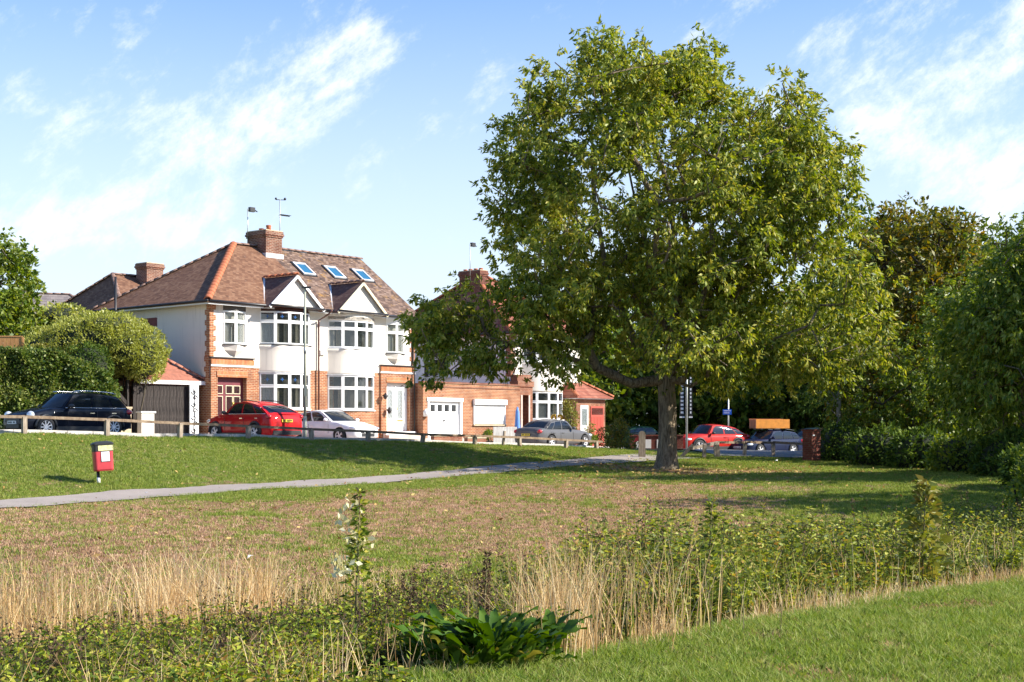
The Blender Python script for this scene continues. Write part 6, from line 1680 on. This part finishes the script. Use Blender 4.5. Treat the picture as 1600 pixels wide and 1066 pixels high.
        me = leaf_mesh('leaves', C, D, leafsize, leafsize * .38, rg, .15); me.materials.append(mat); o = link(name, me); tag(o, lab, 'weeds', kind='stuff')
        # stems
        V = np.empty((k, 4, 3)); w = .004
        V[:, 0] = np.stack([X - w, Y, Z - .02], 1); V[:, 1] = np.stack([X + w, Y, Z - .02], 1); tp = np.stack([X + lean[:, 0], Y + lean[:, 1], Z + h], 1)
        V[:, 2] = tp + [w * .5, 0, 0]; V[:, 3] = tp - [w * .5, 0, 0]
        me = np_mesh('stems', V.reshape(-1, 3), np.arange(k * 4).reshape(-1, 4)); me.materials.append(M[stemmat]); s = link('stems', me, o); s['kind'] = 'stuff'
        if seeds:
            pick = rg.random(k) < seeds; T = tp[pick]; kk = len(T); per2 = 26
            C = np.repeat(T, per2, 0) + rg.normal(size=(kk * per2, 3)) * [.012, .012, .075]; D = rg.normal(size=C.shape) + [0, 0, 1.2]
            me = leaf_mesh('seed_heads', C, D, .035, .014, rg); me.materials.append(M['seed']); s = link('seed_heads', me, o); s['kind'] = 'stuff'
    def lump(X, Y, s, o): return np.array([noise.noise(Vector((x * s + o, y * s, o))) for x, y in zip(X, Y)])
    weeds('low_weeds', 'low tangle of green and brown leafy weeds filling the ditch at lower left', 12500, -.9, 4.4, -6.5, 0.4, lambda X, Y, q: (.26 + .22 * lump(X, Y, 1.6, 2) + .42 * smooth(.0, 2.4, q)) * np.where(np.hypot((X + .12), Y - 8.9) < 1.15, .0, 1), .049, 32, M['leaf_weed'], 111, .04)
    weeds('tall_weeds', 'thick band of tall yellowish green weeds along the ditch at right', 5900, .5, 4.6, -.9, 12, lambda X, Y, q: (np.interp(X, [-.5, .5, 1.4, 3, 5, 8], [.55, .85, 1.22, 1.0, .88, .85]) * (.42 + .58 * smooth(.6, 2.2, q)) * (1 + .50 * lump(X, Y, .9, 7) + .35 * lump(X, Y, 2.5, 3))), .068, 46, M['leaf_bramble'], 112, .10)
    weeds('brown_weeds', 'scrubby brownish weeds with dark seed heads in the middle of the ditch', 1500, .8, 5.5, -5.5, 1.4, lambda X, Y, q: (.50 + .12 * smooth(-3, 0, X) + .25 * lump(X, Y, 1.2, 4)), .05, 18, M['leaf_autumn'], 113, .55)
    weeds('far_weeds', 'scattered green weeds on the far side of the ditch', 700, 4.6, 7.4, -8, 11, lambda X, Y, q: (.30 + .2 * lump(X, Y, .7, 1)), .06, 22, M['leaf_weed'], 114, .1)
rough_growth()

# the big-leaved dock plant, leaf by leaf
def dock():
    rng = random.Random(5); p = at(765, 1050, 9.6); z = gz(p.x, p.y)
    r = thing('dock_plant', 'low dark green plant with big glossy crinkled leaves at bottom centre', 'plant', (p.x, p.y, z))
    for i in range(240):
        a = rng.uniform(0, 2 * math.pi); rad = min(.40, abs(rng.gauss(0, .25))); bx, by = math.cos(a) * rad * 1.15 - .02, math.sin(a) * rad * .8
        a2 = math.atan2(by, bx) + rng.gauss(0, .6); ln = rng.uniform(.2, .4); w = ln * rng.uniform(.20, .31); tilt = rng.uniform(.7, 1.55); vs = []; n = 7
        q = Vector((bx, by, -.02 + rng.uniform(0, .16))); d0 = tilt
        ph = rng.random() * 6; side = Vector((-math.sin(a2), math.cos(a2), rng.uniform(-.3, .3))).normalized()
        for k in range(n + 1):
            u = k / n; ww = w * .5 * max(.04, math.sin(math.pi * min(1, (u * .92 + .06)) ** .8)); 
            ang = tilt - u * (tilt * .75 + .25); dr = Vector((math.cos(a2) * math.cos(ang), math.sin(a2) * math.cos(ang), math.sin(ang)))
            wob = .016 * math.sin(14 * u + ph)
            up = Vector((0, 0, 1))
            vs += [q + side * ww + up * (ww * .45 + wob), q, q - side * ww + up * (ww * .45 - wob)]
            q = q + dr * ln / n
        b = MB(); b.add(vs, [(3 * k, 3 * k + 1, 3 * k + 4, 3 * k + 3) for k in range(n)] + [(3 * k + 1, 3 * k + 2, 3 * k + 5, 3 * k + 4) for k in range(n)], True)
        b.build('leaf', M['leaf_dock'] if rng.random() > .06 else M['leaf_yellowish'], r)
dock()

def tall_plant(name, label, px, py, Y, top, leafm, leaf, spread, nl, seed, bare=.1):
    rg = np.random.default_rng(seed); p = at(px, py, Y); z = gz(p.x, p.y); h = (HY - top) / F_PX * Y - z
    r = thing(name, label, 'plant', (p.x, p.y, z))
    s = MB(); s.tube([(0, 0, -.05), (.02, 0, h * .5), (.05, 0, h)], [.012, .009, .003], 5)
    u = rg.uniform(bare, 1, nl); a = rg.uniform(0, 2 * math.pi, nl); rr_ = spread * (1.05 - u) * rg.uniform(.2, 1, nl)
    C = np.stack([.05 * u + np.cos(a) * rr_, np.sin(a) * rr_, h * u + rr_ * .5], 1)
    D = np.stack([np.cos(a), np.sin(a), rg.uniform(-.6, .8, nl)], 1)
    for i in range(0, nl, max(1, nl // 26)): s.tube([(.05 * u[i], 0, h * u[i] - rr_[i] * .3), tuple(C[i])], .003, 3, False)
    s.build('stem', M['stem'], r)
    me = leaf_mesh('foliage', C, D, leaf, leaf * .42, rg, .15); me.materials.append(leafm); link('foliage', me, r); return r
t_ = tall_plant('young_sapling', 'tall thin weed with white-edged leaves standing at lower left centre', 553, 1000, 11.6, 768, M['leaf_weed'], .07, .17, 420, 121, .25)
rg = np.random.default_rng(5)
hh = [(552, 790), (540, 812), (548, 830), (556, 836), (560, 850), (540, 880), (530, 890), (536, 903), (564, 845), (522, 885)]
C = []; b0 = Vector(t_.location)
for (x, y) in hh:
    q = at(x, y, 11.6) - b0
    for _ in range(8): C.append(np.array(q) + rg.normal(size=3) * .045)
C = np.array(C); me = leaf_mesh('pale_leaves', C, rg.normal(size=C.shape) + [.3, -.2, .5], .08, .04, rg); me.materials.append(M['leaf_pale']); link('pale_leaves', me, t_)
tall_plant('young_sapling', 'yellowish leafy sapling rising out of the weeds at right', 1440, 960, 14.6, 750, M['leaf_yellowish'], .12, .30, 420, 122, .12)
tall_plant('young_sapling', 'slim weed shoot standing above the weeds at centre right', 1104, 940, 13.0, 782, M['leaf_bramble'], .07, .10, 260, 123, .35)
tall_plant('seed_stalk', 'dark brown feathery seed stalk just above the big-leaved plant', 752, 985, 11.2, 862, M['seed'], .035, .09, 420, 124, .3)
tall_plant('seed_stalk', 'thin dark seed stalk between the white-leaved weed and the big-leaved plant', 634, 1000, 11.2, 900, M['seed'], .03, .04, 220, 125, .3)

# ------------------------------------------------------------------ turf: tufts of grass scattered as instances
def tuft_mesh(name, n, h, w, spread, mat, seed):
    rg = np.random.default_rng(seed); a = rg.uniform(0, 2 * math.pi, n); r_ = spread * np.sqrt(rg.random(n)); X, Y = np.cos(a) * r_, np.sin(a) * r_
    fa = rg.uniform(0, math.pi, n); hh = h * rg.uniform(.5, 1.2, n); l = rg.normal(size=(n, 2)) * .55 * hh[:, None]
    V = np.empty((n, 5, 3)); w = w * .5
    cx, sy = np.cos(fa) * w, np.sin(fa) * w
    V[:, 0] = np.stack([X - cx, Y - sy, -0.01 + 0 * X], 1); V[:, 1] = np.stack([X + cx, Y + sy, -0.01 + 0 * X], 1)
    V[:, 2] = np.stack([X + cx * .7 + l[:, 0] * .4, Y + sy * .7 + l[:, 1] * .4, hh * .6], 1); V[:, 3] = np.stack([X + l[:, 0], Y + l[:, 1], hh], 1); V[:, 4] = np.stack([X - cx * .7 + l[:, 0] * .4, Y - sy * .7 + l[:, 1] * .4, hh * .6], 1)
    me = np_mesh(name, V.reshape(-1, 3), np.arange(n * 5).reshape(-1, 5)); me.materials.append(mat); return me
def scatter(name, label, X, Y, meshes, smin, smax, rng, cat='grass'):
    Z = ground(X, Y) + .0
    me = bpy.data.meshes.new(name); me.vertices.add(len(X)); me.vertices.foreach_set('co', np.stack([X, Y, Z], 1).astype(np.float32).ravel())
    a = me.attributes.new('scl', 'FLOAT', 'POINT'); a.data.foreach_set('value', rng.uniform(smin, smax, len(X)).astype(np.float32))
    a = me.attributes.new('turn', 'FLOAT', 'POINT'); a.data.foreach_set('value', rng.uniform(0, 6.28, len(X)).astype(np.float32))
    o = link(name, me); tag(o, label, cat, kind='stuff')
    src = bpy.data.collections.new(name + '_source')
    for m in meshes: s = bpy.data.objects.new('tuft', m); src.objects.link(s)
    g = bpy.data.node_groups.new(name + '_scatter', 'GeometryNodeTree')
    g.interface.new_socket('Geometry', in_out='INPUT', socket_type='NodeSocketGeometry'); g.interface.new_socket('Geometry', in_out='OUTPUT', socket_type='NodeSocketGeometry')
    N = g.nodes.new; L = g.links.new
    gi, go = N('NodeGroupInput'), N('NodeGroupOutput'); ip = N('GeometryNodeInstanceOnPoints'); ci = N('GeometryNodeCollectionInfo')
    ci.inputs['Collection'].default_value = src; ci.inputs['Separate Children'].default_value = True; ci.inputs['Reset Children'].default_value = True
    ip.inputs['Pick Instance'].default_value = True
    na = N('GeometryNodeInputNamedAttribute'); na.data_type = 'FLOAT'; na.inputs['Name'].default_value = 'scl'
    nb = N('GeometryNodeInputNamedAttribute'); nb.data_type = 'FLOAT'; nb.inputs['Name'].default_value = 'turn'
    cb = N('ShaderNodeCombineXYZ'); L(nb.outputs['Attribute'], cb.inputs[2]); L(cb.outputs[0], ip.inputs['Rotation'])
    L(na.outputs['Attribute'], ip.inputs['Scale']); L(gi.outputs[0], ip.inputs['Points']); L(ci.outputs[0], ip.inputs['Instance']); L(ip.outputs[0], go.inputs[0])
    md = o.modifiers.new('scatter', 'NODES'); md.node_group = g; return o
def turf_mat(name, cols): return leaf_mat(name, cols, .3, .6, .25, True)
M['turf'] = turf_mat('turf_blades', [(.07, .125, .018), (.14, .21, .03), (.22, .28, .045), (.35, .35, .10)])
M['turf_near'] = turf_mat('near_turf_blades', [(.065, .125, .018), (.13, .21, .028), (.22, .29, .045), (.37, .38, .13)])
M['turf_dry'] = turf_mat('dry_turf_blades', [(.13, .10, .035), (.31, .195, .105), (.48, .32, .19), (.58, .43, .28)])
def lawns():
    rng = np.random.default_rng(200)
    # near lawn, bottom right
    n = 150000; Y = rng.uniform(7.0, 21, n); X = rng.uniform(-2.5, 12, n); m = in_view(X, Y, 420) & (qd(X, Y) < .1 + .25 * rng.random(n)) & (HY + 1.6 / Y * F_PX < 1110); X, Y = X[m], Y[m]
    worn = patchy(X, Y, 1.3, .32, 30)
    green = ~worn | (rng.random(len(X)) < .35)
    near = [tuft_mesh('tuft', 16, .065, .006, .05, M['turf_near'], 1), tuft_mesh('tuft', 14, .085, .006, .045, M['turf_near'], 2), tuft_mesh('tuft', 12, .05, .006, .05, M['turf_near'], 3)]
    scatter('near_grass', 'mown green grass of the near lawn at bottom right', X[green], Y[green], near, .5, 1.15, rng)
    dry = [tuft_mesh('tuft', 12, .04, .005, .05, M['turf_dry'], 4), tuft_mesh('tuft', 8, .03, .006, .06, M['turf_dry'], 5)]
    k = rng.random(len(X)) < .42; sel = worn | k
    scatter('near_thatch', 'dead brownish blades among the near lawn grass', X[sel], Y[sel], dry, .5, 1.2, rng)
    # the far bank and lawns
    n = 330000; t = rng.random(n); Y = 15 + 47 * t ** 1.25; px = rng.uniform(-380, 1980, n); X = (px - CX) / F_PX * Y; q = qd(X, Y)
    s, d = sd(X, Y); ok = (q > 6.6) & ~((d > -11.7) & (np.abs(s) < 50)) 
    for (cx_, cy_, cY) in PATHL: pass
    pts = np.array([tuple(at(*p))[:2] for p in PATHL]); dist = np.full(n, 99.)
    for a, b in zip(pts[:-1], pts[1:]):
        ab = b - a; tt = np.clip(((X - a[0]) * ab[0] + (Y - a[1]) * ab[1]) / (ab @ ab), 0, 1); dist = np.minimum(dist, np.hypot(X - a[0] - ab[0] * tt, Y - a[1] - ab[1] * tt))
    ok &= dist > .70
    X, Y, dist = X[ok], Y[ok], dist[ok]; w = wear(X, Y)
    nz = np.array([1.0 * noise.noise(Vector((x * .28, y * .28, 3))) + .6 * noise.noise(Vector((x * 1.3, y * 1.3, 1))) + .45 * noise.noise(Vector((x * 4, y * 3, 8))) for x, y in zip(X, Y)])
    brown = (w + nz * .8 + rng.normal(size=len(X)) * .16) > .50
    thin = rng.random(len(X)) < np.where(brown, .42, 1)
    green = ~brown | (brown & (rng.random(len(X)) < .10))
    far = [tuft_mesh('tuft', 12, .055, .012, .10, M['turf'], 6), tuft_mesh('tuft', 9, .075, .012, .08, M['turf'], 7), tuft_mesh('tuft', 14, .04, .013, .12, M['turf'], 8)]
    fdry = [tuft_mesh('tuft', 9, .035, .014, .11, M['turf_dry'], 9), tuft_mesh('tuft', 7, .028, .014, .12, M['turf_dry'], 10)]
    scatter('far_grass', 'rough green grass of the slope and lawn beyond the ditch', X[green], Y[green], far, .45, 1.2, rng)
    scatter('far_thatch', 'worn brown dead grass on the bank beyond the ditch', X[brown & thin], Y[brown & thin], fdry, .5, 1.3, rng)
lawns()

def fallen_leaves():
    rng = np.random.default_rng(300)
    n = 3600; c = rng.random(n) < .6
    X = np.where(c, rng.normal(5.0, 4.5, n), rng.uniform(-16, 20, n)); Y = np.where(c, rng.normal(48, 4.0, n), rng.uniform(17, 50, n)); m = in_view(X, Y, 20) & (qd(X, Y) > 7); X, Y = X[m], Y[m]
    C = np.stack([X, Y, ground(X, Y) + .03], 1); D = rng.normal(size=C.shape) * [1, 1, .25]
    me = leaf_mesh('fallen_leaves', C, D, .11, .06, rng, .3); me.materials.append(leaf_mat('fallen_leaf', [(.20, .10, .04), (.38, .24, .08), (.5, .38, .14)], .2, .7, .2))
    tag(link('fallen_leaves', me), 'yellow and brown fallen leaves scattered over the lawn round the big tree', 'fallen leaves', kind='stuff')
fallen_leaves()
